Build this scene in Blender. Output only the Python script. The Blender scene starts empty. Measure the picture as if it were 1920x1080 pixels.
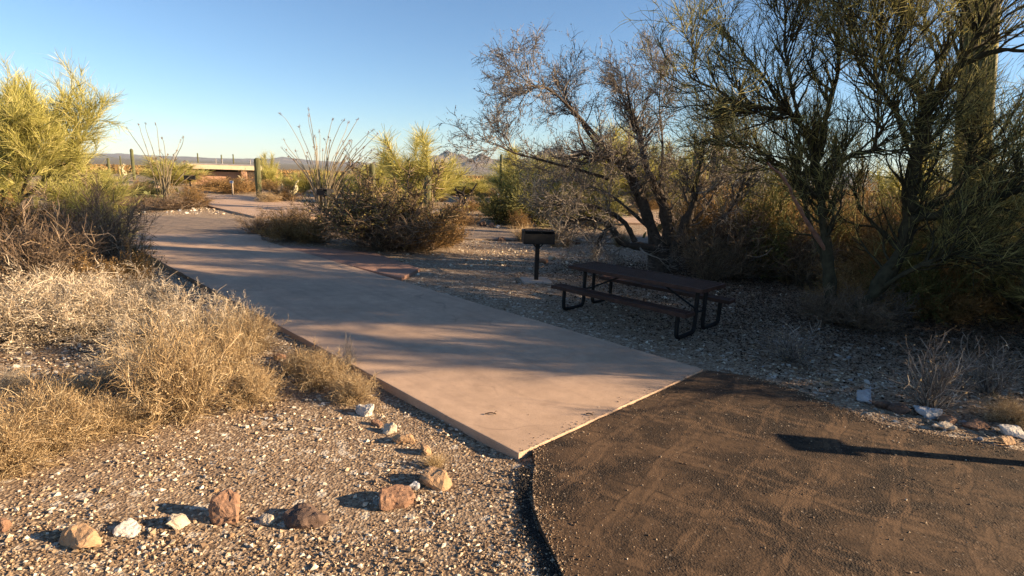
import bpy, bmesh, math
import numpy as np
from mathutils import Vector, Matrix, noise as mnoise

# ------------------------------------------------------------------ camera, sky, sun, exposure
SC = bpy.context.scene
COL = SC.collection
R = math.radians
CAM_H, F_PX, HOR_Y, ROLL = 2.4, 1050.0, 317.0, 2.0
PITCH = math.atan((540 - HOR_Y) * math.cos(R(ROLL)) / F_PX)
cam_d = bpy.data.cameras.new('camera')
cam = bpy.data.objects.new('camera', cam_d)
COL.objects.link(cam)
cam_d.sensor_width = 36.0
cam_d.lens = F_PX / 1920 * 36.0
cam_d.clip_start, cam_d.clip_end = 0.05, 60000
cam.matrix_world = (Matrix.Translation((0, 0, CAM_H)) @ Matrix.Rotation(math.pi / 2 - PITCH, 4, 'X')
                    @ Matrix.Rotation(R(ROLL), 4, 'Z'))
SC.camera = cam

SUN_AZ, SUN_EL = -7.0, 18.0            # degrees from +X, degrees up
world = bpy.data.worlds.new('World')
SC.world = world
world.use_nodes = True
wn = world.node_tree
sky = wn.nodes.new('ShaderNodeTexSky')
sky.sky_type = 'NISHITA'
sky.sun_disc = False
sky.sun_elevation = R(SUN_EL)
sky.sun_rotation = R(90.0 - SUN_AZ)    # clockwise from +Y
sky.altitude = 600
sky.air_density = 1.0
sky.dust_density = 0.1
sky.ozone_density = 4.0
wn.links.new(sky.outputs[0], wn.nodes['Background'].inputs[0])
wn.nodes['Background'].inputs[1].default_value = 0.061
sun_d = bpy.data.lights.new('sun', 'SUN')
sun_d.energy = 5.0
sun_d.angle = R(0.53)
sun_d.color = (1.0, 0.76, 0.49)
sun = bpy.data.objects.new('sun', sun_d)
COL.objects.link(sun)
sun_vec = Vector((math.cos(R(SUN_AZ)) * math.cos(R(SUN_EL)), math.sin(R(SUN_AZ)) * math.cos(R(SUN_EL)), math.sin(R(SUN_EL))))
sun.rotation_euler = sun_vec.to_track_quat('Z', 'Y').to_euler()
sun.location = sun_vec * 60
SC.view_settings.view_transform = 'Standard'
SC.view_settings.look = 'None'
SC.view_settings.exposure = 1.56
SC.view_settings.gamma = 1.0
SC.render.engine = 'CYCLES'
SC.cycles.max_bounces = 4
SC.cycles.diffuse_bounces = 1
SC.cycles.glossy_bounces = 2
SC.cycles.transmission_bounces = 2
SC.cycles.volume_bounces = 0
SC.cycles.transparent_max_bounces = 4
SC.cycles.use_denoising = True
SC.cycles.use_adaptive_sampling = True
SC.cycles.adaptive_threshold = 0.012

# ------------------------------------------------------------------ helpers: places
def ray(px, py):
    r = R(ROLL)
    u, v = (px - 960) / F_PX, (540 - py) / F_PX
    u2, v2 = u * math.cos(r) - v * math.sin(r), u * math.sin(r) + v * math.cos(r)
    c, s = math.cos(PITCH), math.sin(PITCH)
    return np.array([u2, c + v2 * s, -s + v2 * c])

def G(px, py, z=0.0):                  # the ground point seen at a place in the photograph
    d = ray(px, py)
    return d * ((z - CAM_H) / d[2]) + np.array([0, 0, CAM_H])

def D(px, py, Y):                      # the point seen there, Y metres ahead
    d = ray(px, py)
    return d * (Y / d[1]) + np.array([0, 0, CAM_H])

def sstep(a, b, x):
    t = np.clip((x - a) / (b - a), 0, 1)
    return t * t * (3 - 2 * t)

A0 = G(972, 851)[:2]; B0 = G(1322, 693)[:2]
E2 = np.array([math.cos(R(134.6)), math.sin(R(134.6))])      # along the pad
E1 = np.array([E2[1], -E2[0]])                               # across it, to the right
PAD_W = 3.32
PAD_L = 18.6

def waves(x, y, s):
    return (np.sin(x * 1.7 * s + 1.3 * np.sin(y * 0.9 * s + 2)) + np.sin(y * 2.1 * s + 1.1 * np.sin(x * 1.3 * s))
            + 0.5 * np.sin(x * 4.1 * s + y * 3.3 * s + 1)) / 2.5

def gz(x, y):
    x = np.asarray(x, float); y = np.asarray(y, float)
    r = np.hypot(x, y)
    across = (x - A0[0]) * E1[0] + (y - A0[1]) * E1[1]
    z = -0.088 + 0.02 * waves(x, y, 0.9) + 0.012 * waves(x + 7, y, 3.1)
    alng = (x - A0[0]) * E2[0] + (y - A0[1]) * E2[1]
    z = z + 0.10 * sstep(1.2, 5.0, -across) * sstep(14, 6, y) * sstep(-1.5, 0, alng)
    z = z + 0.03 * sstep(PAD_W + .3, PAD_W + 1.2, across) * sstep(30, 12, y)
    z = z + 0.043 * np.exp(-((x - .25) / .6) ** 2) * sstep(4.7, 4.1, y) * sstep(-2, 1, y)
    z = z - 0.012 * np.clip(r - 55, 0, 2600) + 0.35 * waves(x, y, 0.03) * sstep(30, 90, r) * sstep(4000, 900, r)
    return z

def at_ground(px, py, dz=0.0):
    p = G(px, py, -0.07)
    return np.array([p[0], p[1], float(gz(p[0], p[1])) + dz])

# ------------------------------------------------------------------ helpers: objects
def tag(o, label=None, cat=None, group=None, kind=None):
    if label: o['label'] = label
    if cat: o['category'] = cat
    if group: o['group'] = group
    if kind: o['kind'] = kind
    return o

def mk(name, me, parent=None, loc=None, rot=None, scale=None, kind=None):
    o = bpy.data.objects.new(name, me)
    COL.objects.link(o)
    if parent is not None: o.parent = parent
    if loc is not None: o.location = [float(v) for v in loc]
    if rot is not None: o.rotation_euler = rot
    if scale is not None: o.scale = scale if hasattr(scale, '__len__') else (scale,) * 3
    if kind: o['kind'] = kind
    return o

def thing(name, label, cat, loc=(0, 0, 0), rz=0.0, group=None, scale=None):
    o = mk(name, None, None, loc, (0, 0, rz), scale)
    o.empty_display_size = 0.2
    return tag(o, label, cat, group)

def copy_tree(root, loc, rz=0.0, scale=1.0, label=None, group=None, cat=None):
    r = root.copy(); COL.objects.link(r)
    r.location = [float(v) for v in loc]; r.rotation_euler = (0, 0, rz)
    r.scale = scale if hasattr(scale, '__len__') else (scale,) * 3
    tag(r, label, cat, group)
    for ch in root.children:
        c = ch.copy(); COL.objects.link(c); c.parent = r
    return r

def build(name, chunks, mats, smooth=True):
    """chunks: list of (verts (n,3), faces (m,k), material index, tint per vertex or None)"""
    V, LI, LS, MI, TT = [], [], [], [], []
    off = 0
    for v, f, mi, t in chunks:
        if len(v) == 0: continue
        V.append(v); LI.append((f + off).ravel()); LS.append(np.full(len(f), f.shape[1], np.int32))
        MI.append(np.full(len(f), mi, np.int32))
        TT.append(np.full(len(v), 0.5) if t is None else t)
        off += len(v)
    V = np.concatenate(V); LI = np.concatenate(LI).astype(np.int32); LS = np.concatenate(LS); MI = np.concatenate(MI)
    me = bpy.data.meshes.new(name)
    me.vertices.add(len(V)); me.vertices.foreach_set('co', V.astype(np.float32).ravel())
    me.loops.add(len(LI)); me.loops.foreach_set('vertex_index', LI)
    me.polygons.add(len(LS))
    st = np.concatenate([[0], np.cumsum(LS)[:-1]]).astype(np.int32)
    me.polygons.foreach_set('loop_start', st)
    me.polygons.foreach_set('loop_total', LS)
    me.polygons.foreach_set('material_index', MI)
    me.polygons.foreach_set('use_smooth', np.full(len(LS), bool(smooth)))
    at = me.attributes.new('tint', 'FLOAT', 'POINT')
    at.data.foreach_set('value', np.concatenate(TT).astype(np.float32))
    for m in mats: me.materials.append(m)
    me.update(calc_edges=True)
    return me

def nrm(v):
    return v / np.maximum(np.linalg.norm(v, axis=-1, keepdims=True), 1e-9)

def tubes(P, Rr, sides=3):
    P = np.asarray(P, float); N, K, _ = P.shape
    T = nrm(np.gradient(P, axis=1))
    ref = np.eye(3)[np.argmin(np.abs(T).max(1), axis=1)]
    U = nrm(np.cross(T, ref[:, None, :])); W = np.cross(T, U)
    a = 2 * np.pi * np.arange(sides) / sides
    ring = P[:, :, None, :] + Rr[:, :, None, None] * (np.cos(a)[None, None, :, None] * U[:, :, None, :] + np.sin(a)[None, None, :, None] * W[:, :, None, :])
    V = ring.reshape(-1, 3)
    n = np.arange(N)[:, None, None] * K * sides; k = np.arange(K - 1)[None, :, None] * sides; s = np.arange(sides)[None, None, :]
    s2 = (s + 1) % sides
    f = np.stack([n + k + s, n + k + s2, n + k + sides + s2, n + k + sides + s], -1).reshape(-1, 4)
    return V, f

def ribbons(P, Rr, rng):
    """fine twigs as narrow tapering blades, each turned its own way"""
    N, K, _ = P.shape
    T = nrm(P[:, -1] - P[:, 0]); q = nrm(np.cross(T, rng.normal(size=(N, 3))))
    w = (Rr * 1.35)[:, :, None] * q[:, None, :]
    V = np.stack([P - w, P + w], 2).reshape(-1, 3)
    n = np.arange(N)[:, None] * K * 2; k = np.arange(K - 1)[None, :] * 2
    f = np.stack([n + k, n + k + 1, n + k + 3, n + k + 2], -1).reshape(-1, 4)
    return V, f

def per_path_tint(rng, N, K, sides, lo=0, hi=1):
    return np.repeat(rng.uniform(lo, hi, N), K * sides)

def flecks(C, size, rng, aspect=2.0, axis=None):
    """small leaf quads at points C"""
    N = len(C)
    a = nrm(rng.normal(size=(N, 3)) if axis is None else axis + 0.5 * rng.normal(size=(N, 3)))
    b = nrm(np.cross(a, rng.normal(size=(N, 3))))
    s = size * rng.uniform(0.6, 1.4, (N, 1))
    V = np.stack([C, C + a * s * .5 + b * s / aspect * .5, C + a * s, C + a * s * .5 - b * s / aspect * .5], 1).reshape(-1, 3)
    f = np.arange(N * 4).reshape(-1, 4)
    return V, f, np.repeat(rng.uniform(0, 1, N), 4)

def walk(S, Dr, L, K, curl, up, rng, upvec=(0, 0, 1)):
    N = len(S); P = np.empty((N, K, 3)); P[:, 0] = S; d = nrm(Dr); st = (L / (K - 1))[:, None]
    upv = np.array(upvec, float)
    for k in range(1, K):
        d = nrm(d + curl * rng.normal(size=(N, 3)) + up * upv)
        P[:, k] = P[:, k - 1] + d * st
    return P

def spawn(P, Rr, n, t0, t1, angle, rng, pw=1.0, clump=0.0):
    """n child starts along the paths P; returns start, direction, radius there"""
    N, K, _ = P.shape
    ln = np.linalg.norm(np.diff(P, axis=1), axis=2).sum(1)
    if clump: ln = ln * np.exp(rng.normal(0, clump, N))      # some branches carry much, some hardly anything
    i = rng.choice(N, n, p=ln / ln.sum())
    t = (t0 + (t1 - t0) * rng.uniform(0, 1, n) ** pw) * (K - 1)
    k = np.minimum(t.astype(int), K - 2); w = (t - k)[:, None]
    S = P[i, k] * (1 - w) + P[i, k + 1] * w
    T = nrm(P[i, k + 1] - P[i, k])
    q = nrm(np.cross(T, rng.normal(size=(n, 3))))
    an = angle * rng.uniform(0.6, 1.3, (n, 1))
    r = Rr[i, k] * (1 - w[:, 0]) + Rr[i, k + 1] * w[:, 0]
    return S, T * np.cos(an) + q * np.sin(an), r, i

def taper(r0, r1, K):
    r0 = np.asarray(r0, float); r1 = np.asarray(r1, float)
    t = np.linspace(0, 1, K)[None, :]
    return r0[:, None] * (1 - t) + r1[:, None] * t

def spline(pts, K):
    """Catmull-Rom through pts (n,3) resampled to K points"""
    p = np.asarray(pts, float); n = len(p)
    q = np.vstack([2 * p[0] - p[1], p, 2 * p[-1] - p[-2]])
    u = np.linspace(0, n - 1 - 1e-6, K); k = u.astype(int); t = (u - k)[:, None]
    a, b, c, d = q[k], q[k + 1], q[k + 2], q[k + 3]
    return 0.5 * (2 * b + (c - a) * t + (2 * a - 5 * b + 4 * c - d) * t ** 2 + (3 * b - a - 3 * c + d) * t ** 3)

# ------------------------------------------------------------------ helpers: materials
class NM:
    def __init__(s, name):
        s.m = bpy.data.materials.new(name); s.m.use_nodes = True; s.t = s.m.node_tree
        s.b = s.t.nodes['Principled BSDF']; s.b.inputs['Roughness'].default_value = 0.9
        s.b.inputs['Specular IOR Level'].default_value = 0.25
    def n(s, typ, **kw):
        x = s.t.nodes.new(typ)
        for k, v in kw.items():
            if k in x.inputs: x.inputs[k].default_value = v
            else: setattr(x, k, v)
        return x
    def l(s, a, b): s.t.links.new(a, b)
    def coord(s, kind='Object', scale=None):
        c = s.n('ShaderNodeTexCoord').outputs[kind]
        if scale is not None:
            mp = s.n('ShaderNodeMapping'); mp.inputs['Scale'].default_value = scale if hasattr(scale, '__len__') else (scale,) * 3
            s.l(c, mp.inputs[0]); c = mp.outputs[0]
        return c
    def noise(s, co, scale, detail=4, rough=0.6, dist=0.0):
        x = s.n('ShaderNodeTexNoise'); s.l(co, x.inputs['Vector'])
        x.inputs['Scale'].default_value = scale; x.inputs['Detail'].default_value = detail
        x.inputs['Roughness'].default_value = rough; x.inputs['Distortion'].default_value = dist
        return x.outputs['Fac']
    def vor(s, co, scale, feature='F1', out='Distance'):
        x = s.n('ShaderNodeTexVoronoi'); x.feature = feature; s.l(co, x.inputs['Vector']); x.inputs['Scale'].default_value = scale
        return x.outputs[out]
    def ramp(s, fac, stops, interp='LINEAR'):
        x = s.n('ShaderNodeValToRGB'); x.color_ramp.interpolation = interp
        el = x.color_ramp.elements
        while len(el) < len(stops): el.new(0.5)
        for e, (p, c) in zip(el, stops):
            e.position = p; e.color = (c, c, c, 1) if not hasattr(c, '__len__') else (*c, 1)
        s.l(fac, x.inputs[0]); return x.outputs[0]
    def mix(s, fac, a, b, mode='MIX'):
        x = s.n('ShaderNodeMix'); x.data_type = 'RGBA'; x.blend_type = mode
        for v, i in ((fac, 0), (a, 6), (b, 7)):
            if hasattr(v, 'is_linked') or hasattr(v, 'links'): s.l(v, x.inputs[i])
            elif hasattr(v, '__len__'): x.inputs[i].default_value = (*v, 1)
            else: x.inputs[i].default_value = v if i == 0 else (v, v, v, 1)
        return x.outputs[2]
    def color(s, c):
        if hasattr(c, '__len__'): s.b.inputs['Base Color'].default_value = (*c, 1)
        else: s.l(c, s.b.inputs['Base Color'])
        return s
    def bump(s, h, strength=0.5, dist=0.02):
        x = s.n('ShaderNodeBump'); x.inputs['Strength'].default_value = strength; x.inputs['Distance'].default_value = dist
        s.l(h, x.inputs['Height']); s.l(x.outputs[0], s.b.inputs['Normal']); return s
    def tint(s):
        x = s.n('ShaderNodeAttribute'); x.attribute_name = 'tint'; return x.outputs['Fac']
    def rand(s):
        return s.n('ShaderNodeObjectInfo').outputs['Random']

def leafy(name, stops, trans=0.25, rough=0.85, objvar=0.0):
    """thin twig and leaf stuff, tinted piece by piece, with some light passing through"""
    m = NM(name)
    c = m.ramp(m.tint(), stops)
    if objvar:
        c = m.mix(objvar, c, m.ramp(m.rand(), [(0, 0.55), (1, 1.3)]), 'MULTIPLY')
    m.color(c); m.b.inputs['Roughness'].default_value = rough
    if trans:
        tr = m.n('ShaderNodeBsdfTranslucent'); m.l(c, tr.inputs[0])
        mx = m.n('ShaderNodeMixShader'); mx.inputs[0].default_value = trans
        m.l(m.b.outputs[0], mx.inputs[1]); m.l(tr.outputs[0], mx.inputs[2])
        m.l(mx.outputs[0], m.t.nodes['Material Output'].inputs['Surface'])
    return m.m

def plain(name, col, rough=0.7, metal=0.0, var=0.25, scale=8, bump=0.0):
    m = NM(name); co = m.coord()
    nz = m.noise(co, scale, 5)
    m.color(m.mix(1.0, col, m.ramp(nz, [(0.3, 1 - var), (0.7, 1 + var)]), 'MULTIPLY'))
    m.b.inputs['Roughness'].default_value = rough; m.b.inputs['Metallic'].default_value = metal
    if bump: m.bump(m.noise(co, scale * 5, 4), bump, 0.01)
    return m.m

M = {}
def ground_mat():
    m = NM('desert_gravel'); co = m.coord('Object')
    big = m.noise(co, 0.35, 4); mid = m.noise(co, 2.5, 5); fine = m.noise(co, 60, 3, 0.7)
    v1 = m.vor(co, 42, out='Color'); v2 = m.vor(co, 16, out='Color')
    sep = m.n('ShaderNodeSeparateColor'); m.l(v1, sep.inputs[0])
    sep2 = m.n('ShaderNodeSeparateColor'); m.l(v2, sep2.inputs[0])
    peb = m.ramp(sep.outputs[0], [(0.0, (.10, .065, .04)), (.4, (.25, .17, .11)), (.75, (.36, .26, .17)), (.93, (.5, .4, .28)), (1, (.62, .54, .42))])
    dirt = m.ramp(mid, [(.3, (.22, .145, .09)), (.7, (.34, .24, .15))])
    c = m.mix(m.ramp(big, [(.35, .45), (.6, .9)]), dirt, peb)
    c = m.mix(m.ramp(sep2.outputs[1], [(.93, 0.0), (.96, .7)]), c, (.6, .52, .41))
    # far plain: brush seen as speckle
    geo = m.n('ShaderNodeNewGeometry').outputs['Position']
    ln = m.n('ShaderNodeVectorMath'); ln.operation = 'LENGTH'; m.l(geo, ln.inputs[0])
    mr = m.n('ShaderNodeMapRange'); mr.inputs[1].default_value = 45; mr.inputs[2].default_value = 220; m.l(ln.outputs['Value'], mr.inputs[0])
    sp = m.noise(co, 0.09, 6, 0.75)
    far = m.ramp(sp, [(.38, (.085, .075, .035)), (.52, (.17, .125, .06)), (.68, (.3, .22, .13))])
    c = m.mix(mr.outputs[0], c, far)
    m.color(c)
    h = m.mix(0.5, m.vor(co, 42), fine)
    m.bump(h, 0.9, 0.03)
    return m.m
M['ground'] = ground_mat()

def concrete_mat(name, col, objscale=1.0):
    m = NM(name); co = m.coord('Object')
    mott = m.noise(co, 0.9, 6, 0.65); mid = m.noise(co, 5, 6, 0.7); sp = m.noise(co, 130, 2, 0.5)
    c = m.mix(1.0, col, m.ramp(mott, [(.3, (.80, .79, .78)), (.7, (1.10, 1.09, 1.08))]), 'MULTIPLY')
    c = m.mix(1.0, c, m.ramp(mid, [(.3, .86), (.7, 1.08)]), 'MULTIPLY')
    c = m.mix(1.0, c, m.ramp(sp, [(.34, .55), (.42, .97), (.62, 1.0), (.72, 1.15)]), 'MULTIPLY')
    st = m.noise(m.coord('Object', (0.6, 2.2, 1)), 1.3, 5, 0.7, 0.8)
    c = m.mix(m.ramp(st, [(.62, 0.0), (.74, .35)]), c, (.19, .12, .085))
    # hairline cracks, tyre scuffs along the pad, pits
    wob = m.n('ShaderNodeVectorMath'); wob.operation = 'ADD'; nv = m.n('ShaderNodeTexNoise'); nv.inputs['Scale'].default_value = 1.5; m.l(co, nv.inputs['Vector'])
    m.l(co, wob.inputs[0]); m.l(nv.outputs['Color'], wob.inputs[1])
    ck = m.vor(wob.outputs[0], .33, 'DISTANCE_TO_EDGE')
    c = m.mix(m.mix(1.0, m.ramp(ck, [(.0, .55), (.006, 0.0)]), m.ramp(m.noise(co, .4, 2), [(.45, 0.0), (.6, 1.0)]), 'MULTIPLY'), c, (.12, .08, .06))
    mp = m.n('ShaderNodeMapping'); mp.inputs['Rotation'].default_value = (0, 0, R(-44.6)); mp.inputs['Scale'].default_value = (1, 1, 1); m.l(co, mp.inputs[0])
    mp2 = m.n('ShaderNodeMapping'); mp2.inputs['Scale'].default_value = (3.0, .22, 1); m.l(mp.outputs[0], mp2.inputs[0])
    c = m.mix(m.ramp(m.noise(mp2.outputs[0], 1.6, 5, .65), [(.5, 0.0), (.72, .30)]), c, (.22, .15, .115))
    c = m.mix(m.ramp(m.noise(co, 24, 3, .6), [(.66, 0.0), (.72, .5)]), c, (.16, .105, .075))
    m.color(c); m.bump(m.mix(.4, sp, m.noise(co, 40, 4)), 0.4, 0.005)
    m.b.inputs['Roughness'].default_value = 0.8
    return m.m
M['concrete'] = concrete_mat('pinkish_concrete', (.53, .365, .25))
M['concrete_red'] = concrete_mat('reddish_concrete', (.36, .21, .15))
M['concrete_pale'] = concrete_mat('pale_concrete', (.40, .35, .30))

def asphalt_mat(name, dark, dust, amount):
    m = NM(name); co = m.coord('Object')
    v = m.vor(co, 70, out='Color'); sep = m.n('ShaderNodeSeparateColor'); m.l(v, sep.inputs[0])
    agg = m.ramp(sep.outputs[0], [(0, tuple(.35 * k for k in dark)), (.5, dark), (.86, tuple(2.0 * k for k in dark)), (.98, tuple(3.0 * k for k in dark)), (1, (.30, .235, .17))])
    w = m.noise(m.coord('Object', (0.55, 1.3, 1)), 1.1, 6, 0.62, 1.6)
    w2 = m.noise(co, 3.2, 6, 0.7, 0.6)
    f = m.mix(0.35, w, w2)
    fine = m.noise(co, 55, 3, 0.7)
    mask = m.mix(1.0, m.ramp(f, [(.42, 0.0), (.48, .4 * amount), (.55, amount)]), m.ramp(fine, [(.3, .25), (.6, 1.0)]), 'MULTIPLY')
    c = m.mix(mask, agg, dust)
    w3 = m.noise(m.coord('Object', (0.9, 0.6, 1)), 0.8, 3, 0.5, 2.2)
    lines = m.ramp(w3, [(.455, 0.0), (.485, amount), (.50, amount), (.535, 0.0)])
    c = m.mix(m.mix(1.0, lines, m.ramp(w2, [(.4, .1), (.6, 1.0)]), 'MULTIPLY'), c, tuple(1.15 * k for k in dust))
    for sc_, ro_, lo_ in ((.42, (0, 0, .5), (3.1, -2.0, 0)), (.60, (0, 0, 2.2), (-5.0, 1.2, 0))):
        mpw = m.n('ShaderNodeMapping'); mpw.inputs['Rotation'].default_value = ro_; mpw.inputs['Location'].default_value = lo_; m.l(co, mpw.inputs[0])
        wv = m.n('ShaderNodeTexWave'); wv.wave_type = 'RINGS'; wv.inputs['Scale'].default_value = sc_; wv.inputs['Distortion'].default_value = 5.0; wv.inputs['Detail'].default_value = 4; wv.inputs['Detail Scale'].default_value = .55; wv.inputs['Detail Roughness'].default_value = .6
        m.l(mpw.outputs[0], wv.inputs['Vector'])
        trk = m.mix(1.0, m.ramp(wv.outputs['Fac'], [(.80, 0.0), (.90, 1.0), (.96, 1.0), (.985, .2)]), m.ramp(w2, [(.38, 0.0), (.58, .85 * amount)]), 'MULTIPLY')
        c = m.mix(trk, c, tuple(1.35 * k for k in dust))
        edg = m.mix(1.0, m.ramp(wv.outputs['Fac'], [(.72, 0.0), (.78, .7), (.82, 0.0)]), m.ramp(w2, [(.40, 0.0), (.6, 1.0)]), 'MULTIPLY')
        c = m.mix(edg, c, tuple(.55 * k for k in dark))
    dk = m.noise(m.coord('Object', (1.1, 0.7, 1)), 1.7, 4, 0.6, 1.4)
    c = m.mix(m.ramp(dk, [(.52, 0.0), (.62, .55)]), c, tuple(.75 * k for k in dark))
    # brown film of dust everywhere
    c = m.mix(m.ramp(m.noise(co, 0.5, 4), [(.3, .1), (.7, .35)]), c, m.mix(.5, agg, dust))
    m.color(c)
    hgt = m.mix(m.ramp(f, [(.44, .1), (.56, .8)]), m.vor(co, 70), m.noise(co, 25, 4))
    m.bump(hgt, 0.55, 0.010)
    m.b.inputs['Roughness'].default_value = 0.85
    return m.m
M['asphalt'] = asphalt_mat('dusty_asphalt', (.018, .0128, .0088), (.108, .064, .034), 1.0)
M['road'] = asphalt_mat('grey_road_asphalt', (.125, .10, .08), (.3, .21, .14), 0.6)

def rock_mat(name, a, b, pits=0.3):
    m = NM(name); co = m.coord('Object')
    rn = m.rand()
    off = m.n('ShaderNodeVectorMath'); off.operation = 'ADD'; m.l(co, off.inputs[0])
    cb = m.n('ShaderNodeCombineXYZ'); ml = m.n('ShaderNodeMath'); ml.operation = 'MULTIPLY'; ml.inputs[1].default_value = 40
    m.l(rn, ml.inputs[0]); m.l(ml.outputs[0], cb.inputs[0]); m.l(cb.outputs[0], off.inputs[1])
    co = off.outputs[0]
    n1 = m.noise(co, 9, 6, 0.7, 0.4)
    c = m.ramp(n1, [(.3, a), (.7, b)])
    c = m.mix(m.ramp(m.noise(co, 35, 4, 0.7), [(.58, 0.0), (.68, pits)]), c, tuple(.3 * k for k in a))
    m.color(c); m.bump(m.noise(co, 30, 6, 0.75), 0.7, 0.02)
    return m.m
M['rock_orange'] = rock_mat('orange_tan_rock', (.33, .19, .10), (.50, .33, .19))
M['rock_cream'] = rock_mat('cream_rock', (.44, .35, .25), (.60, .50, .37), .2)
M['rock_white'] = rock_mat('white_quartz_rock', (.46, .41, .35), (.64, .59, .52), .2)
M['rock_brown'] = rock_mat('brown_rock', (.19, .10, .06), (.36, .21, .13), .7)
M['rock_dark'] = rock_mat('dark_brown_rock', (.085, .055, .042), (.17, .11, .08), .5)
M['rock_grey'] = rock_mat('blue_grey_rock', (.30, .30, .31), (.5, .5, .5), .3)
M['pebbles'] = leafy('gravel_pebbles', [(0, (.06, .038, .023)), (.3, (.18, .115, .07)), (.6, (.33, .23, .14)), (.85, (.50, .375, .245)), (1, (.72, .61, .46))], 0, .9)

M['bark'] = plain('grey_brown_bark', (.075, .058, .045), .95, 0, .45, 14, 1.0)
M['bark_green'] = plain('mottled_green_bark', (.05, .044, .025), .95, 0, .6, 7, 1.0)
M['bark_dead'] = plain('reddish_peeled_wood', (.27, .15, .105), .85, 0, .4, 10, .6)
M['charred'] = plain('charred_black_wood', (.022, .017, .014), .9, 0, .4, 12, .7)
M['twig_grey'] = leafy('grey_twigs', [(0, (.10, .08, .065)), (.6, (.23, .19, .155)), (1, (.42, .365, .30))], .15)
M['ironleaf'] = leafy('dusty_grey_brown_leaves', [(0, (.13, .105, .085)), (.5, (.24, .20, .165)), (.8, (.29, .265, .19)), (1, (.46, .40, .34))], .3)
M['pv_twig'] = leafy('palo_verde_twigs', [(0, (.10, .09, .032)), (.45, (.22, .205, .07)), (.8, (.42, .375, .13)), (1, (.60, .51, .20))], .35)
M['pv_bright'] = leafy('yellow_green_palo_verde_twigs', [(0, (.24, .22, .055)), (.45, (.47, .43, .11)), (.8, (.64, .56, .18)), (1, (.78, .66, .28))], .35)
M['straw'] = leafy('golden_straw', [(0, (.165, .102, .052)), (.45, (.41, .277, .135)), (.8, (.61, .44, .235)), (1, (.82, .665, .43))], .25, objvar=.22)
M['pale_brush'] = leafy('pale_dry_leaves', [(0, (.28, .20, .12)), (.5, (.54, .42, .28)), (1, (.80, .69, .52))], .2, objvar=.2)
M['stem_brown'] = leafy('brown_dry_stems', [(0, (.085, .055, .036)), (.5, (.17, .115, .075)), (1, (.34, .25, .165))], 0)
M['creosote'] = leafy('olive_brown_creosote_leaves', [(0, (.15, .12, .035)), (.5, (.30, .225, .065)), (1, (.48, .375, .13))], .3, objvar=.4)
M['rust_brush'] = leafy('orange_brown_brush', [(0, (.16, .09, .032)), (.5, (.29, .17, .06)), (1, (.44, .28, .12))], .25, objvar=.5)
M['olive_brush'] = leafy('olive_green_brush', [(0, (.085, .085, .026)), (.5, (.16, .155, .05)), (1, (.28, .25, .09))], .25, objvar=.4)
M['ocotillo'] = leafy('ocotillo_canes', [(0, (.12, .09, .055)), (.5, (.22, .17, .10)), (1, (.38, .31, .2))], 0)
M['ocotillo_tip'] = leafy('dry_ocotillo_flowers', [(0, (.14, .075, .045)), (1, (.33, .2, .12))], .2)

def saguaro_mat():
    m = NM('ribbed_saguaro_skin'); co = m.coord('Object')
    t = m.tint()
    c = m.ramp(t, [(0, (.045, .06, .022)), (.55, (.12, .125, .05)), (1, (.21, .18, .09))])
    c = m.mix(1.0, c, m.ramp(m.noise(co, 3, 5), [(.3, .75), (.7, 1.2)]), 'MULTIPLY')
    m.color(c); m.b.inputs['Roughness'].default_value = .75
    m.bump(m.noise(co, 40, 3), .4, .02); return m.m
M['saguaro'] = saguaro_mat()
M['cholla'] = leafy('pale_spiny_cholla', [(0, (.30, .25, .12)), (.5, (.56, .49, .29)), (1, (.74, .67, .46))], .1)
M['pear'] = leafy('prickly_pear_skin', [(0, (.10, .115, .04)), (1, (.24, .23, .09))], 0)
M['black_metal'] = plain('sooty_black_steel', (.008, .0075, .0075), .6, .0, .4, 12, .2)
M['rust_metal'] = plain('brown_coated_steel', (.05, .024, .017), .5, .0, .5, 9, .2)
M['grate'] = plain('worn_steel_grate', (.05, .046, .043), .45, .6, .3, 12)
M['wood_post'] = plain('weathered_wood_post', (.34, .26, .18), .9, 0, .3, 12, .5)
M['white_paint'] = plain('white_painted_sign', (.78, .78, .76), .6, 0, .06, 10)
M['blue_paint'] = plain('blue_sign_print', (.06, .16, .45), .6, 0, .1, 10)
M['cream_paint'] = plain('cream_painted_fascia', (.66, .54, .36), .8, 0, .1, 2)
M['roof_grey'] = plain('grey_roofing', (.30, .27, .25), .9, 0, .2, 2)
M['shade_wood'] = plain('dark_stained_wood', (.05, .036, .028), .9, 0, .3, 3)
M['stone_pink'] = rock_mat('pink_tan_masonry', (.36, .19, .12), (.55, .34, .22), .3)
M['rail_metal'] = plain('galvanised_rail', (.42, .42, .42), .5, .5, .15, 6)
M['red_post'] = plain('faded_red_post', (.38, .13, .08), .8, 0, .2, 10)
M['mountain'] = NM('bare_desert_rock')
def mountain_mat():
    m = M['mountain']; co = m.coord('Object')
    c = m.ramp(m.noise(co, .006, 7, .7), [(.3, (.10, .075, .058)), (.6, (.22, .165, .125)), (.8, (.30, .235, .18))])
    m.color(c); m.bump(m.noise(co, .012, 8, .75), 1.0, 60)
    M['mountain'] = m.m
mountain_mat()

# ------------------------------------------------------------------ the setting
def along_across(x, y):
    dx, dy = x - A0[0], y - A0[1]
    return dx * E2[0] + dy * E2[1], dx * E1[0] + dy * E1[1]

def pad_pt(ac, al):
    p = A0 + E1 * ac + E2 * al
    return (float(p[0]), float(p[1]))

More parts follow.
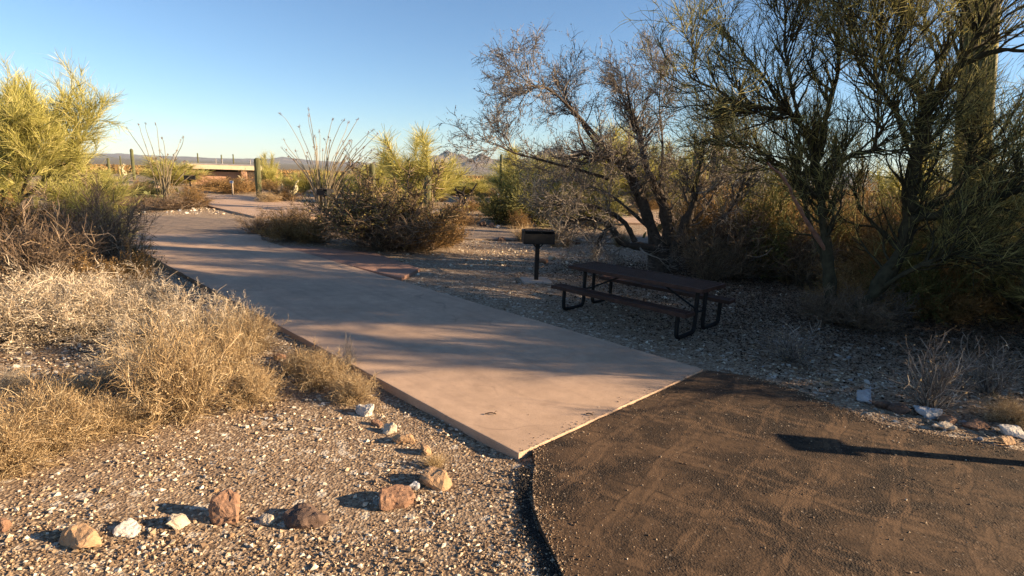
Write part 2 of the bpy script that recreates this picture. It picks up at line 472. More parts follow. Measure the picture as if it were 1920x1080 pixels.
def in_poly(x, y, poly):
    x = np.asarray(x, float); y = np.asarray(y, float)
    ins = np.zeros(x.shape, bool); n = len(poly)
    for i in range(n):
        x1, y1 = poly[i]; x2, y2 = poly[(i + 1) % n]
        c = ((y1 > y) != (y2 > y)) & (x < (x2 - x1) * (y - y1) / ((y2 - y1) if y2 != y1 else 1e-9) + x1)
        ins ^= c
    return ins

def grow_poly(poly, d):
    p = np.array(poly); c = p.mean(0)
    v = p - c
    return [tuple(q) for q in c + v * (1 + d / np.linalg.norm(v, axis=1, keepdims=True))]

PAD = [pad_pt(0, 0), pad_pt(PAD_W, 0), pad_pt(PAD_W, 13.2), pad_pt(PAD_W + .02, 14.6), pad_pt(PAD_W + .5, 16.0), pad_pt(1.3, 17.5), pad_pt(-.2, 18.6), pad_pt(0, 17.0)]
FLARE = [pad_pt(PAD_W + .012, 13.15), pad_pt(PAD_W + .012, 9.6)] + [tuple(G(*q)[:2]) for q in ((752, 520), (788, 503), (700, 473), (610, 464))]
ASPH = [pad_pt(PAD_W + .05, -.012), pad_pt(.16, -.012)] + [tuple(G(*q, -.02)[:2]) for q in
        ((1003, 872), (998, 905), (1001, 950), (1014, 990), (1034, 1030), (1056, 1080))] + [(.62, 2.2), (.75, 1.0), (.6, -9), (26, -9), (26, 1.6), (12, 3.3), (7, 4.05)] + \
       [tuple(G(*q, -.02)[:2]) for q in ((1900, 843), (1770, 818), (1650, 794), (1560, 758), (1490, 730), (1410, 706))]
ROAD = [(-60, 9), (-40, 13), (-20, 16.4), (-11.4, 17.95), (-8.4, 18.7), (.7, 19.75), (8, 19.6), (30, 17.5), (60, 13), (60, 17), (30, 21.2), (8, 22.6), (-1.4, 22.9), (-14.8, 23.5), (-25, 22.5), (-40, 19), (-60, 15)]
PAD2 = [tuple(G(*q)[:2]) for q in ((480, 406), (392, 386), (372, 376), (385, 367), (430, 364.5), (500, 371), (600, 384), (660, 393), (650, 403), (560, 407))]
PAD3 = [tuple(G(*q)[:2]) for q in ((205, 352), (238, 338), (280, 340), (300, 350), (260, 356))]
PAD4 = [tuple(G(*q)[:2]) for q in ((880, 381), (880, 376), (1000, 378), (1000, 385))]
PAD5 = [tuple(G(*q)[:2]) for q in ((1120, 416), (1120, 408), (1330, 412), (1330, 424))]
GRILL_PAD_C = G(1005, 526)[:2]
KEEP = [PAD, FLARE, ASPH, ROAD, PAD2, PAD3, PAD4, PAD5]

def on_paving(x, y, margin=0.0):
    r = np.zeros(np.shape(x), bool)
    for p in KEEP: r |= in_poly(x, y, grow_poly(p, margin) if margin else p)
    return r

nx, ny = 261, 241
gx = np.sinh(np.linspace(-8.29, 8.29, nx)) * 6 - 2
gy = np.sinh(np.linspace(-8.29, 8.29, ny)) * 6 + 6
XX, YY = np.meshgrid(gx, gy)
gv = np.stack([XX, YY, gz(XX, YY)], -1).reshape(-1, 3)
ii = (np.arange(ny - 1)[:, None] * nx + np.arange(nx - 1)[None, :]).ravel()
ground = mk('ground', build('ground', [(gv, np.stack([ii, ii + 1, ii + nx + 1, ii + nx], 1), 0, None)], [M['ground']]), kind='structure')

def prism(name, poly, z0, z1, mat, bevel=0.008, jitter=0.0, step=0.0, seed=0):
    rng = np.random.default_rng(seed)
    pts = [np.array(p) for p in poly]
    if step:
        out = []
        for i, p in enumerate(pts):
            q = pts[(i + 1) % len(pts)]
            n = max(1, int(min(np.linalg.norm(q - p), 14) / step))
            for k in range(n): out.append(p + (q - p) * k / n + rng.normal(size=2) * jitter)
        pts = out
    area = sum(p[0] * q[1] - q[0] * p[1] for p, q in zip(pts, pts[1:] + pts[:1]))
    if area < 0: pts = pts[::-1]
    bm = bmesh.new()
    top = [bm.verts.new((*p, z1)) for p in pts]
    f = bm.faces.new(top)
    r = bmesh.ops.extrude_face_region(bm, geom=[f])
    for v in r['geom']:
        if isinstance(v, bmesh.types.BMVert): v.co.z = z1
    for v in top: v.co.z = z0
    bm.normal_update()
    if bevel:
        ed = [e for e in bm.edges if all(abs(v.co.z - z1) < 1e-6 for v in e.verts)]
        bmesh.ops.bevel(bm, geom=ed, offset=bevel, segments=2, affect='EDGES', profile=.5)
    bmesh.ops.recalc_face_normals(bm, faces=bm.faces)
    me = bpy.data.meshes.new(name); bm.to_mesh(me); bm.free()
    me.materials.append(mat)
    return me

mk('concrete_pad', prism('concrete_pad', PAD, -.3, 0.0, M['concrete'], .007, .0035, .16, 6), kind='structure')
mk('concrete_walk', prism('concrete_walk', FLARE, -.3, -.004, M['concrete_red'], .012), kind='structure')
mk('asphalt_road', prism('asphalt_road', ASPH, -.3, -.013, M['asphalt'], .012, .006, .12, 3), kind='structure')
mk('campground_road', prism('campground_road', ROAD, -.3, -.022, M['road'], .02, .03, .4, 4), kind='structure')
mk('far_concrete_pad', prism('far_concrete_pad', PAD2, -.3, .0, M['concrete'], .012), kind='structure')
for q in (PAD3, PAD4, PAD5):
    mk('distant_campsite_pad', prism('distant_campsite_pad', q, -.6, .03, M['concrete'], .012), kind='structure')

# mountains and the far plain's low ridges
def ridge(name, prof, Y, depth, seed, rough, foot=-34.0):
    rng = np.random.default_rng(seed)
    n, k = 420, 26
    px = np.linspace(prof[0][0], prof[-1][0], n)
    py = np.interp(px, [p[0] for p in prof], [p[1] for p in prof])
    top = np.array([D(a, b, Y) for a, b in zip(px, py)])
    t = np.linspace(-1, 1, k)
    x = top[:, None, 0] + 0 * t[None, :]
    y = Y + t[None, :] * depth + 0 * px[:, None]
    u = px[:, None] / 60.0
    nz = np.zeros((n, k))
    for o in range(7):
        fq = 1.9 ** o
        a, b, c, d_ = rng.uniform(0, 6.3, 4)
        nz += np.abs(np.sin(u * fq * 1.7 + 1.4 * np.sin(t[None, :] * 2.1 * fq + a) + b) * np.cos(t[None, :] * 3.3 * fq + u * fq * .6 + c)) * .62 ** o
    nz = nz / nz.max()
    prof_t = (1 - np.abs(t)) ** .85
    h = (top[:, 2] - foot)[:, None]
    z = foot + h * prof_t[None, :] * (1 + rough * (nz - .45)) + h * rough * .35 * (nz - .5) * (prof_t[None, :] > .02)
    z = np.maximum(z, foot - 4); z[:, 0] = foot - 4; z[:, -1] = foot - 4
    V = np.stack([x, y, z], -1).reshape(-1, 3)
    i = (np.arange(n - 1)[:, None] * k + np.arange(k - 1)[None, :]).ravel()
    return mk(name, build(name, [(V, np.stack([i, i + k, i + k + 1, i + 1], 1), 0, None)], [M['mountain']], smooth=False), kind='structure')

ridge('mountains', [(640, 311), (700, 309), (745, 305), (790, 301), (815, 292), (835, 285), (852, 290), (866, 286), (880, 296), (905, 292), (925, 302), (960, 299), (1000, 290), (1040, 286), (1080, 295), (1150, 300),
      (1250, 303), (1350, 309), (1400, 304), (1450, 316), (1520, 326), (1560, 331), (1600, 325), (1650, 333), (1750, 331), (1900, 336), (2100, 342)], 7000, 1500, 5, .55)
ridge('hills', [(-400, 268), (-100, 277), (60, 283), (150, 287), (230, 288), (330, 293), (420, 297), (470, 298), (505, 297), (530, 294), (560, 297), (585, 300), (640, 303), (700, 306), (800, 310), (900, 314)], 10500, 800, 8, .35, -34)

# ------------------------------------------------------------------ loose gravel and stones
def pebble_mesh(name, pts, size, tint, rng, mat, flat=.65):
    n = len(pts)
    base = np.array([[1, 0, 0], [-1, 0, 0], [0, 1, 0], [0, -1, 0], [0, 0, 1], [0, 0, -1.0]])
    tri = np.array([[0, 2, 4], [2, 1, 4], [1, 3, 4], [3, 0, 4], [2, 0, 5], [1, 2, 5], [3, 1, 5], [0, 3, 5]])
    v = base[None] * rng.uniform(.65, 1.25, (n, 6, 1)) + rng.normal(size=(n, 6, 3)) * .16
    v *= size[:, None, None]; v[:, :, 1] *= rng.uniform(.55, 1, (n, 1)); v[:, :, 2] *= flat
    a = rng.uniform(0, 6.3, n); ca, sa = np.cos(a)[:, None], np.sin(a)[:, None]
    b = rng.normal(0, .35, n); cb, sb = np.cos(b)[:, None], np.sin(b)[:, None]
    y, z = v[:, :, 1] * cb - v[:, :, 2] * sb, v[:, :, 1] * sb + v[:, :, 2] * cb
    x, y = v[:, :, 0] * ca - y * sa, v[:, :, 0] * sa + y * ca
    V = np.stack([x, y, z], -1) + pts[:, None, :]
    Fc = (tri[None] + np.arange(n)[:, None, None] * 6).reshape(-1, 3)
    return build(name, [(V.reshape(-1, 3), Fc, 0, np.repeat(tint, 6))], [mat], smooth=False)

rng = np.random.default_rng(11)
pts = []
for (x0, x1, y0, y1, n) in ((-250, 1080, 640, 1200, 40000), (240, 760, 470, 720, 7000), (700, 1560, 470, 800, 9000), (1300, 2050, 690, 900, 6000), (150, 470, 385, 402, 2500), (860, 1200, 440, 500, 4000)):
    px = rng.uniform(x0, x1, n); py = rng.uniform(y0, y1, n)
    p = np.array([G(a, b, -.08)[:2] for a, b in zip(px, py)])
    pts.append(p)
p = np.concatenate(pts)
p = np.concatenate([p, np.stack([rng.uniform(-7, .6, 9000), rng.uniform(-1, 8, 9000)], 1)])
p = p[~on_paving(p[:, 0], p[:, 1])]
p = p[rng.uniform(0, 1, len(p)) < .62 + .55 * waves(p[:, 0] * 1.3 + 4, p[:, 1] * 1.1, 1.2)]
n = len(p)
sz = np.clip(np.exp(rng.normal(np.log(.0085), .42, n)), .004, .034) * np.clip(np.hypot(p[:, 0], p[:, 1]) / 5.5, 1, 2.4)
P3 = np.column_stack([p, gz(p[:, 0], p[:, 1]) + sz * .25])
mk('gravel', pebble_mesh('gravel', P3, sz, np.clip(rng.beta(1.6, 1.9, n) + (sz > .015) * .32, 0, 1), rng, M['pebbles']), kind='stuff')
# grit strewn over the edges of the paving, and a little further in
gp = []
for poly, zt, cnt in ((PAD, 0.0, 5200), (ASPH[:10], -.013, 5200), (ASPH[15:], -.013, 5200)):
    pl = np.array(poly); kk = rng.uniform(0, len(pl) - 1.001, cnt); i0 = kk.astype(int)
    q = pl[i0] + (pl[i0 + 1] - pl[i0]) * (kk - i0)[:, None] + rng.normal(0, 1, (cnt, 2)) * rng.exponential(.10 if zt < 0 else .05, (cnt, 1))
    q = q[in_poly(q[:, 0], q[:, 1], PAD if zt == 0 else ASPH) & (np.hypot(q[:, 0], q[:, 1]) < 16)]
    gp.append(np.column_stack([q, np.full(len(q), zt)]))
q = np.column_stack([rng.uniform(.6, 6, 2500), rng.uniform(1.5, 6, 2500)]); q = q[in_poly(q[:, 0], q[:, 1], ASPH)]
gp.append(np.column_stack([q, np.full(len(q), -.013)]))
gp = np.concatenate(gp); s_ = np.clip(np.exp(rng.normal(np.log(.0042), .5, len(gp))), .002, .012); gp[:, 2] += s_ * .35
mk('grit', pebble_mesh('grit', gp, s_, rng.beta(1.4, 1.9, len(gp)), rng, M['pebbles']), kind='stuff')
# leaf litter under trees and bushes, its dark colour also deepening the tree shade
M['litter'] = leafy('shade_deepening_leaf_litter', [(0, (.028, .017, .010)), (.5, (.065, .040, .024)), (.85, (.12, .072, .042)), (1, (.24, .16, .10))], 0)
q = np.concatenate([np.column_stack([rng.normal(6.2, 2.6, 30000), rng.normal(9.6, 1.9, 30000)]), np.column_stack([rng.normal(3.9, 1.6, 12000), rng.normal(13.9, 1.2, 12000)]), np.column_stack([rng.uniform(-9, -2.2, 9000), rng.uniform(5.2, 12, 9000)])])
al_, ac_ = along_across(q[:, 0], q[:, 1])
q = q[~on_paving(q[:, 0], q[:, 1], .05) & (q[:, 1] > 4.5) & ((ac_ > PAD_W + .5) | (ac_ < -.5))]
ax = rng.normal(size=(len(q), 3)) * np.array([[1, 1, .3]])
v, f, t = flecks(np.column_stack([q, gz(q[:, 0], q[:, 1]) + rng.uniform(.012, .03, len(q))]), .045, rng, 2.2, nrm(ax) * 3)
mk('shade_deepening_litter', build('shade_deepening_litter', [(v, f, 0, t)], [M['litter']]), kind='stuff')
# black asphalt crumbs fallen off the broken edge
ed = np.array([G(*q, -.05)[:2] for q in ((995, 880), (990, 930), (1002, 985), (1030, 1040), (1052, 1085), (1075, 1180))])
k = rng.uniform(0, len(ed) - 1.001, 1500); i0 = k.astype(int)
q = ed[i0] + (ed[i0 + 1] - ed[i0]) * (k - i0)[:, None] - np.abs(rng.normal(0, .05, (1500, 1))) * np.array([[1, .1]])
q = q[~on_paving(q[:, 0], q[:, 1])]
s_ = rng.uniform(.006, .016, len(q))
M['crumb'] = plain('black_asphalt_crumbs', (.03, .025, .021), .9)
mk('asphalt_crumbs', pebble_mesh('asphalt_crumbs', np.column_stack([q, gz(q[:, 0], q[:, 1]) + s_ * .4]), s_, np.zeros(len(q)), rng, M['crumb']), kind='stuff')

def rock_mesh(name, seed, dims, mat, npt=15, bev=.04, peak=0.0, fine=3):
    r = np.random.default_rng(seed)
    bm = bmesh.new()
    for v in nrm(r.normal(size=(npt, 3))) * r.uniform(.82, 1.0, (npt, 1)):
        v = np.sign(v) * np.abs(v) ** .75
        w = v * np.array(dims) * .5
        w[2] += peak * max(0, 1 - abs(v[0]) * 1.6) * max(0, v[2])
        bm.verts.new(w)
    h = bmesh.ops.convex_hull(bm, input=bm.verts)
    bmesh.ops.delete(bm, geom=[v for v in bm.verts if not v.link_faces], context='VERTS')
    bmesh.ops.bevel(bm, geom=list(bm.edges), offset=bev * min(dims), segments=1, affect='EDGES', profile=.6)
    bmesh.ops.triangulate(bm, faces=list(bm.faces))
    big = max(dims)
    for it in range(fine):
        bmesh.ops.subdivide_edges(bm, edges=[e for e in bm.edges if e.calc_length() > big * .11], cuts=1, use_grid_fill=True)
        bmesh.ops.triangulate(bm, faces=list(bm.faces))
    bm.normal_update()
    so = Vector((seed * 3.1, seed * 1.7, 0))
    for v in bm.verts:
        q = v.co / big
        v.co += v.normal * big * (.055 * mnoise.noise(q * 4 + so) + .03 * mnoise.noise(q * 11 + so) + .015 * mnoise.noise(q * 25 + so))
    me = bpy.data.meshes.new(name); bm.to_mesh(me); bm.free(); me.materials.append(M[mat])
    return me

# each border rock: where it stands, its width and height in the photograph, material, label
ROCKS = [
 (141, 1036, 80, 58, 'rock_orange', 'blocky orange-tan rock, nearest to the lower left corner', 3, 0),
 (234, 1012, 52, 28, 'rock_white', 'flat white stone between the orange block and the round cream stone', 5, 0),
 (327, 994, 50, 38, 'rock_cream', 'round cream stone in the front row of border rocks', 9, 0),
 (412, 980, 76, 64, 'rock_brown', 'peaked brown rock with sloping orange face in the front row', 4, .05),
 (568, 985, 84, 46, 'rock_dark', 'dark brown pitted rock lying alone in the middle of the front row', 8, 0),
 (497, 980, 28, 24, 'rock_cream', 'small cream stone in the shadow of the dark brown rock', 15, 0),
 (735, 948, 72, 52, 'rock_brown', 'reddish brown pitted rock where the border row turns', 21, 0),
 (815, 912, 66, 50, 'rock_orange', 'long orange-tan rock lying slanted nearest the asphalt edge', 17, 0),
 (776, 917, 24, 20, 'rock_grey', 'small grey-white stone between the pitted and the orange rock', 14, 0),
 (790, 850, 38, 34, 'rock_orange', 'tan rock with a dark face just behind the orange slanted rock', 33, 0),
 (756, 830, 42, 28, 'rock_orange', 'wedge shaped tan rock in the border row beside the pad', 25, .02),
 (729, 808, 32, 30, 'rock_cream', 'squarish cream rock behind the tan wedge', 19, 0),
 (705, 796, 26, 20, 'rock_brown', 'small brown rock shaded beside the squarish cream rock', 20, 0),
 (684, 776, 38, 42, 'rock_white', 'upright pale slab of rock at the far end of the border row', 27, .04),
 (0, 1006, 34, 34, 'rock_brown', 'reddish rock cut by the left edge of the picture', 29, 0),
 (1632, 756, 42, 28, 'rock_grey', 'pale blue-grey rock at the left end of the asphalt side row', 31, 0),
 (1658, 767, 34, 22, 'rock_dark', 'dark round rock next to the pale blue-grey rock', 32, 0),
 (1692, 776, 40, 24, 'rock_dark', 'low dark rock under the bare twiggy bush', 34, 0),
 (1746, 783, 50, 26, 'rock_grey', 'long grey rock in front of the bare twiggy bush', 35, 0),
 (1786, 797, 40, 24, 'rock_brown', 'brown rock right of the long grey rock', 36, 0),
 (1772, 806, 46, 18, 'rock_cream', 'flat pale stone at the asphalt edge below the row', 37, 0),
 (1838, 806, 46, 22, 'rock_brown', 'flat tan-brown rock in the right part of the roadside row', 38, 0),
 (1905, 822, 46, 28, 'rock_white', 'white rock at the right edge of the picture', 39, 0),
 (1893, 838, 32, 20, 'rock_orange', 'rounded tan stone below the white rock', 40, 0),
 (1555, 723, 16, 12, 'rock_orange', 'small orange stone in the shaded gravel', 41, 0),
 (490, 650, 30, 26, 'rock_white', 'pale lump of rock between dry grass and the pad edge', 42, 0),
 (523, 672, 26, 18, 'rock_brown', 'brown stone between the dry clump and the pad', 43, 0),
 (540, 688, 24, 16, 'rock_cream', 'cream stone with black shadow beside the pad grass', 44, 0),
 (392, 618, 26, 16, 'rock_grey', 'grey flat stone along the pad edge beyond the clump', 45, 0),
 (372, 566, 30, 14, 'rock_dark', 'dark flat rock along the far pad edge', 46, 0),
 (396, 585, 26, 13, 'rock_grey', 'grey slab behind the dry clump along the pad', 47, 0),
 (1081, 459, 22, 17, 'rock_dark', 'dark boulder on the road verge right of the grill', 48, 0),
 (940, 452, 16, 14, 'rock_dark', 'dark pointed boulder on the verge left of the grill', 49, .1),
 (905, 424, 14, 16, 'rock_dark', 'dark boulder beyond the road, left of its pair', 50, 0),
 (922, 425, 14, 11, 'rock_brown', 'brown boulder beyond the road, right of its pair', 51, 0),
 (934, 427, 9, 8, 'rock_white', 'small white stone beyond the road by the shaded bush', 52, 0),
 (1018, 494, 24, 12, 'rock_brown', 'brown rock in the gravel behind the grill post', 53, 0),
 (1035, 488, 16, 12, 'rock_cream', 'cream rock in the gravel behind the grill post', 54, 0),
]
for px, py, w, h, mt, lab, seed, pk in ROCKS:
    b = at_ground(px, py)
    ppm = F_PX / (b[1] * math.cos(PITCH) + CAM_H * math.sin(PITCH))
    ww, hh = w / ppm * 1.18, h / ppm * 1.02
    me = rock_mesh('rock', seed, (ww, ww * .72, hh), mt, 14, .05, pk)
    zmin = min(v.co.z for v in me.vertices)
    tag(mk('rock', me, None, (b[0], b[1] + ww * .2, b[2] - zmin - hh * .25), (0, 0, (seed * 1.7) % 1.2 - .6)), lab, 'rock', 'border rocks' if px < 1000 and py > 700 else None)

SM = [rock_mesh('stone', 100 + i, (1, .75, .6), m, 11, .06, 0, 1) for i, m in enumerate(('rock_white', 'rock_cream', 'rock_cream', 'rock_white', 'rock_orange', 'rock_grey'))]
rng = np.random.default_rng(5)
SCOL = ('white', 'cream', 'pale tan', 'chalky', 'orange', 'grey')
LAND = [(141, 1010, 'the orange block'), (234, 998, 'the flat white stone'), (327, 978, 'the round cream stone'), (410, 955, 'the peaked brown rock'), (565, 965, 'the dark brown rock'), (735, 925, 'the reddish pitted rock'),
        (815, 890, 'the long orange rock'), (760, 815, 'the tan wedge'), (684, 757, 'the upright pale slab'), (60, 640, 'the left edge'), (180, 660, 'the whitish brush'), (330, 700, 'the golden bush'), (600, 715, 'the straw tuft'),
        (1632, 745, 'the blue-grey rock'), (1746, 770, 'the long grey rock'), (1838, 795, 'the flat tan rock'), (1905, 815, 'the white rock'), (1480, 660, 'the dead grey twigs'), (1400, 640, 'the table end'), (1000, 440, 'the grill box'), (940, 445, 'the pointed boulder'),
        (1081, 453, 'the dark boulder'), (1240, 490, 'the grey trunks'), (1120, 480, 'the low limb'), (310, 390, 'the left ocotillo'), (215, 392, 'the grey low brush'), (400, 395, 'the far pad'), (372, 560, 'the dark flat rock'), (440, 610, 'the bare stalks')]
AREAS = [  # photograph area, how many, size in metres, label, group
 (5, 250, 640, 715, 58, (.04, .12), 'in the pale litter between dry bushes', 'white stones between the bushes'),
 (430, 640, 745, 810, 34, (.03, .075), 'in front of the golden bush', 'pale stones before the golden clump'),
 (60, 700, 850, 1075, 50, (.022, .06), 'loose on the gravel', 'loose stones on the gravel'),
 (700, 980, 860, 1075, 12, (.022, .045), 'loose between rocks and asphalt', 'loose stones by the asphalt'),
 (1400, 1660, 610, 740, 30, (.05, .12), 'in the shaded stony patch', 'stones in the shaded patch'),
 (1640, 1920, 775, 850, 18, (.04, .09), 'along the roadside row', 'small stones along the roadside'),
 (870, 1090, 455, 510, 28, (.06, .13), 'in the sunlit gravel behind the grill', 'stones behind the grill'),
 (1040, 1240, 470, 500, 12, (.06, .12), 'on the gravel behind the table', 'stones behind the table'),
 (190, 420, 388, 401, 36, (.12, .26), 'in the sunlit band beyond the road', 'white stones beyond the road'),
 (320, 500, 520, 660, 22, (.05, .15), 'in the shaded strip beside the pad', 'stones beside the pad'),
]
for x0, x1, y0, y1, n, (s0, s1), lab, grp in AREAS:
    for j in range(n):
        qx, qy = rng.uniform(x0, x1), rng.uniform(y0, y1)
        b = at_ground(qx, qy)
        if on_paving(b[0:1], b[1:2], .06)[0]: continue
        s = rng.uniform(s0, s1)
        mi = rng.integers(6)
        near = min(LAND, key=lambda q: math.hypot(q[0] - qx, (q[1] - qy) * 1.5))
        lb = f"{'tiny' if s < s0 + (s1 - s0) * .35 else 'larger' if s > s0 + (s1 - s0) * .75 else 'small'} {SCOL[mi]} stone {lab}" + (f', by {near[2]}' if math.hypot(near[0] - qx, near[1] - qy) < 230 else '')
        tag(mk('stone', SM[mi], None, (b[0], b[1], b[2] + s * .14), (rng.normal(0, .2), rng.normal(0, .2), rng.uniform(0, 6.3)), (s, s * rng.uniform(.7, 1.1), s * rng.uniform(.6, 1))), lb, 'stone', grp)

# ------------------------------------------------------------------ trees
def rel(P, base): return P - np.asarray(base)[None, None, :]

def make_tree(name, label, limbs, seed, spec, mats, group=None, dead=None, cat='tree'):
    """limbs: list of (points [(x, y, Y) as seen in the photograph, Y metres ahead], radius at start, radius at end, part name)
       spec: n1,l1,a1,up1, n2,l2,a2, n3,l3,a3,up3, twig radius, leaves per twig, leaf size"""
    r = np.random.default_rng(seed)
    base = D(*limbs[0][0][0]); base[2] = float(gz(base[0], base[1]))
    root = thing(name, label, cat, base, 0, group)
    K = 22
    LP, LR = [], []
    for j, (pp, r0, r1, nm) in enumerate(limbs):
        pt = np.array([D(*q) for q in pp])
        if j == 0 or pt[0, 2] < .25: pt[0, 2] = float(gz(pt[0, 0], pt[0, 1])) - .05
        P = spline(pt, K)
        P[2:] += (np.cumsum(r.normal(0, .012, (K, 3)), 0) * np.linspace(0, 1, K)[:, None])[2:]
        LP.append(P); LR.append(np.linspace(1, 0, K) ** 1.2 * (r0 - r1) + r1)
    for P, rr, (pp, r0, r1, nm) in zip(LP, LR, limbs):
        rk = rr * (1 + .12 * r.normal(size=K))
        if nm == 'trunk': rk[0] *= 1.7; rk[1] *= 1.25
        v, f = tubes((P - base)[None], rk[None], 8)
        v = v + .1 * np.repeat(rk, 8)[:, None] * r.normal(size=v.shape)
        o = mk(nm, build(nm, [(v, f, 0, None)], [mats['dead'] if nm == 'dead_limb' else mats['bark']]), root)
        if nm == 'dead_limb': o['label'] = 'reddish peeling dead limb'
    LPa, LRa = np.array(LP), np.array(LR)
    live = np.array([l[3] != 'dead_limb' for l in limbs])
    n1, l1, a1, up1, n2, l2, a2, n3, l3, a3, up3, tr, lv, ls = spec
    S, Dr, rr, _ = spawn(LPa[live], LRa[live], n1, .22, 1.0, a1, r, .8)
    L = l1 * r.uniform(.5, 1.3, n1)
    P1 = walk(S, Dr, L, 9, .17, up1, r); R1 = taper(np.minimum(rr * .6, .028), np.full(n1, .006), 9)
    S, Dr, rr, _ = spawn(P1, R1, n2, .15, 1.0, a2, r, 1.0, .4)
    P2 = walk(S, Dr, l2 * r.uniform(.5, 1.3, n2), 7, .16, up1 * .7, r); R2 = taper(np.minimum(rr * .7, .010), np.full(n2, .003), 7)
    P12 = np.concatenate([P2, P1[:, ::1][:, [0, 2, 3, 5, 6, 7, 8]]])
    R12 = np.concatenate([R2, R1[:, [0, 2, 3, 5, 6, 7, 8]]])
    S, Dr, rr, _ = spawn(P12, R12, n3, .2, 1.0, a3, r, 1.0, .6)
    P3 = walk(S, Dr, l3 * r.uniform(.3, 1.35, n3), 3, .22, up3, r); R3 = taper(np.full(n3, tr), np.full(n3, tr * .45), 3)
    zlow = base[2] + .05
    ok = (P3[:, :, 2].min(1) > zlow); P3, R3 = P3[ok], R3[ok]
    ch = []
    for P, Rr, sd, mi in ((P1, R1, 5, 0), (P2, R2, 3, 0), (P3, R3, 2, 1)):
        v, f = tubes(rel(P, base), Rr, sd) if sd > 2 else ribbons(rel(P, base), Rr, r); ch.append((v, f, mi, per_path_tint(r, len(P), P.shape[1], sd)))
    if lv:
        i = r.integers(0, len(P3), int(len(P3) * lv)); t = r.uniform(.2, 2, len(i)); k = np.minimum(t.astype(int), 1); w = (t - k)[:, None]
        C = P3[i, k] * (1 - w) + P3[i, k + 1] * w - base
        v, f, tt = flecks(C + r.normal(0, .012, C.shape), ls, r); ch.append((v, f, 2, tt))
    mk('crown', build('crown', ch, [mats['branch'], mats['twig'], mats['leaf']]), root, kind='stuff')
    return root

PVM = dict(bark=M['bark_green'], branch=M['bark_green'], twig=M['pv_twig'], leaf=M['pv_twig'], dead=M['bark_dead'])
PVB = dict(bark=M['bark_green'], branch=M['pv_twig'], twig=M['pv_bright'], leaf=M['pv_bright'], dead=M['bark_dead'])
IWM = dict(bark=M['bark'], branch=M['twig_grey'], twig=M['twig_grey'], leaf=M['ironleaf'], dead=M['bark_dead'])

make_tree('ironwood_tree', 'grey leaning tree with dusty small leaves behind the picnic table', [
 ([(1240, 506, 14.2), (1225, 440, 14.2), (1196, 360, 14.0), (1166, 312, 13.7), (1130, 293, 13.4), (1085, 282, 13.0)], .20, .055, 'trunk'),
 ([(1246, 506, 14.4), (1252, 430, 14.4), (1238, 370, 14.5), (1214, 315, 14.6), (1203, 255, 14.8), (1190, 205, 15.0)], .18, .04, 'limb'),
 ([(1252, 508, 14.2), (1276, 440, 14.1), (1296, 388, 13.9), (1308, 330, 13.7), (1318, 262, 13.6)], .17, .04, 'limb'),
 ([(1232, 470, 14.1), (1205, 462, 13.9), (1172, 455, 13.7), (1148, 422, 13.5), (1110, 410, 13.4), (1062, 424, 13.3)], .13, .035, 'limb'),
 ([(1150, 424, 13.5), (1136, 432, 13.5), (1124, 452, 13.4), (1120, 462, 13.4)], .06, .03, 'limb'),
 ([(1190, 452, 13.8), (1170, 418, 13.7), (1130, 396, 13.5), (1075, 385, 13.2), (1010, 392, 13.0)], .075, .02, 'limb'),
 ([(1166, 312, 13.7), (1100, 235, 13.3), (1030, 168, 12.9), (1000, 160, 12.7), (968, 128, 12.6)], .05, .007, 'limb'),
 ([(1140, 335, 13.6), (1060, 312, 13.2), (975, 290, 12.9), (930, 272, 12.7), (900, 260, 12.6)], .04, .006, 'limb'),
 ([(1203, 260, 14.8), (1180, 200, 14.7), (1174, 165, 14.6), (1168, 128, 14.5)], .035, .007, 'limb'),
 ([(1236, 372, 14.5), (1244, 280, 14.6), (1240, 200, 14.7), (1246, 128, 14.8)], .045, .007, 'limb'),
 ([(1130, 293, 13.4), (1085, 220, 13.6), (1066, 195, 13.8), (1058, 175, 13.9)], .04, .007, 'limb'),
 ([(1276, 440, 14.1), (1330, 380, 14.6), (1365, 300, 14.9), (1372, 230, 15.1)], .05, .01, 'limb'),
 ([(1224, 435, 14.2), (1150, 370, 15.0), (1080, 340, 15.6), (1000, 318, 16.0)], .05, .01, 'limb'),
 ([(1262, 470, 14.2), (1330, 430, 13.6), (1375, 380, 13.2), (1392, 330, 13.1)], .06, .012, 'limb'),
], 21, (300, .85, .85, .06, 2300, .5, .75, 17000, .25, .8, .03, .0042, 2.4, .036), IWM)

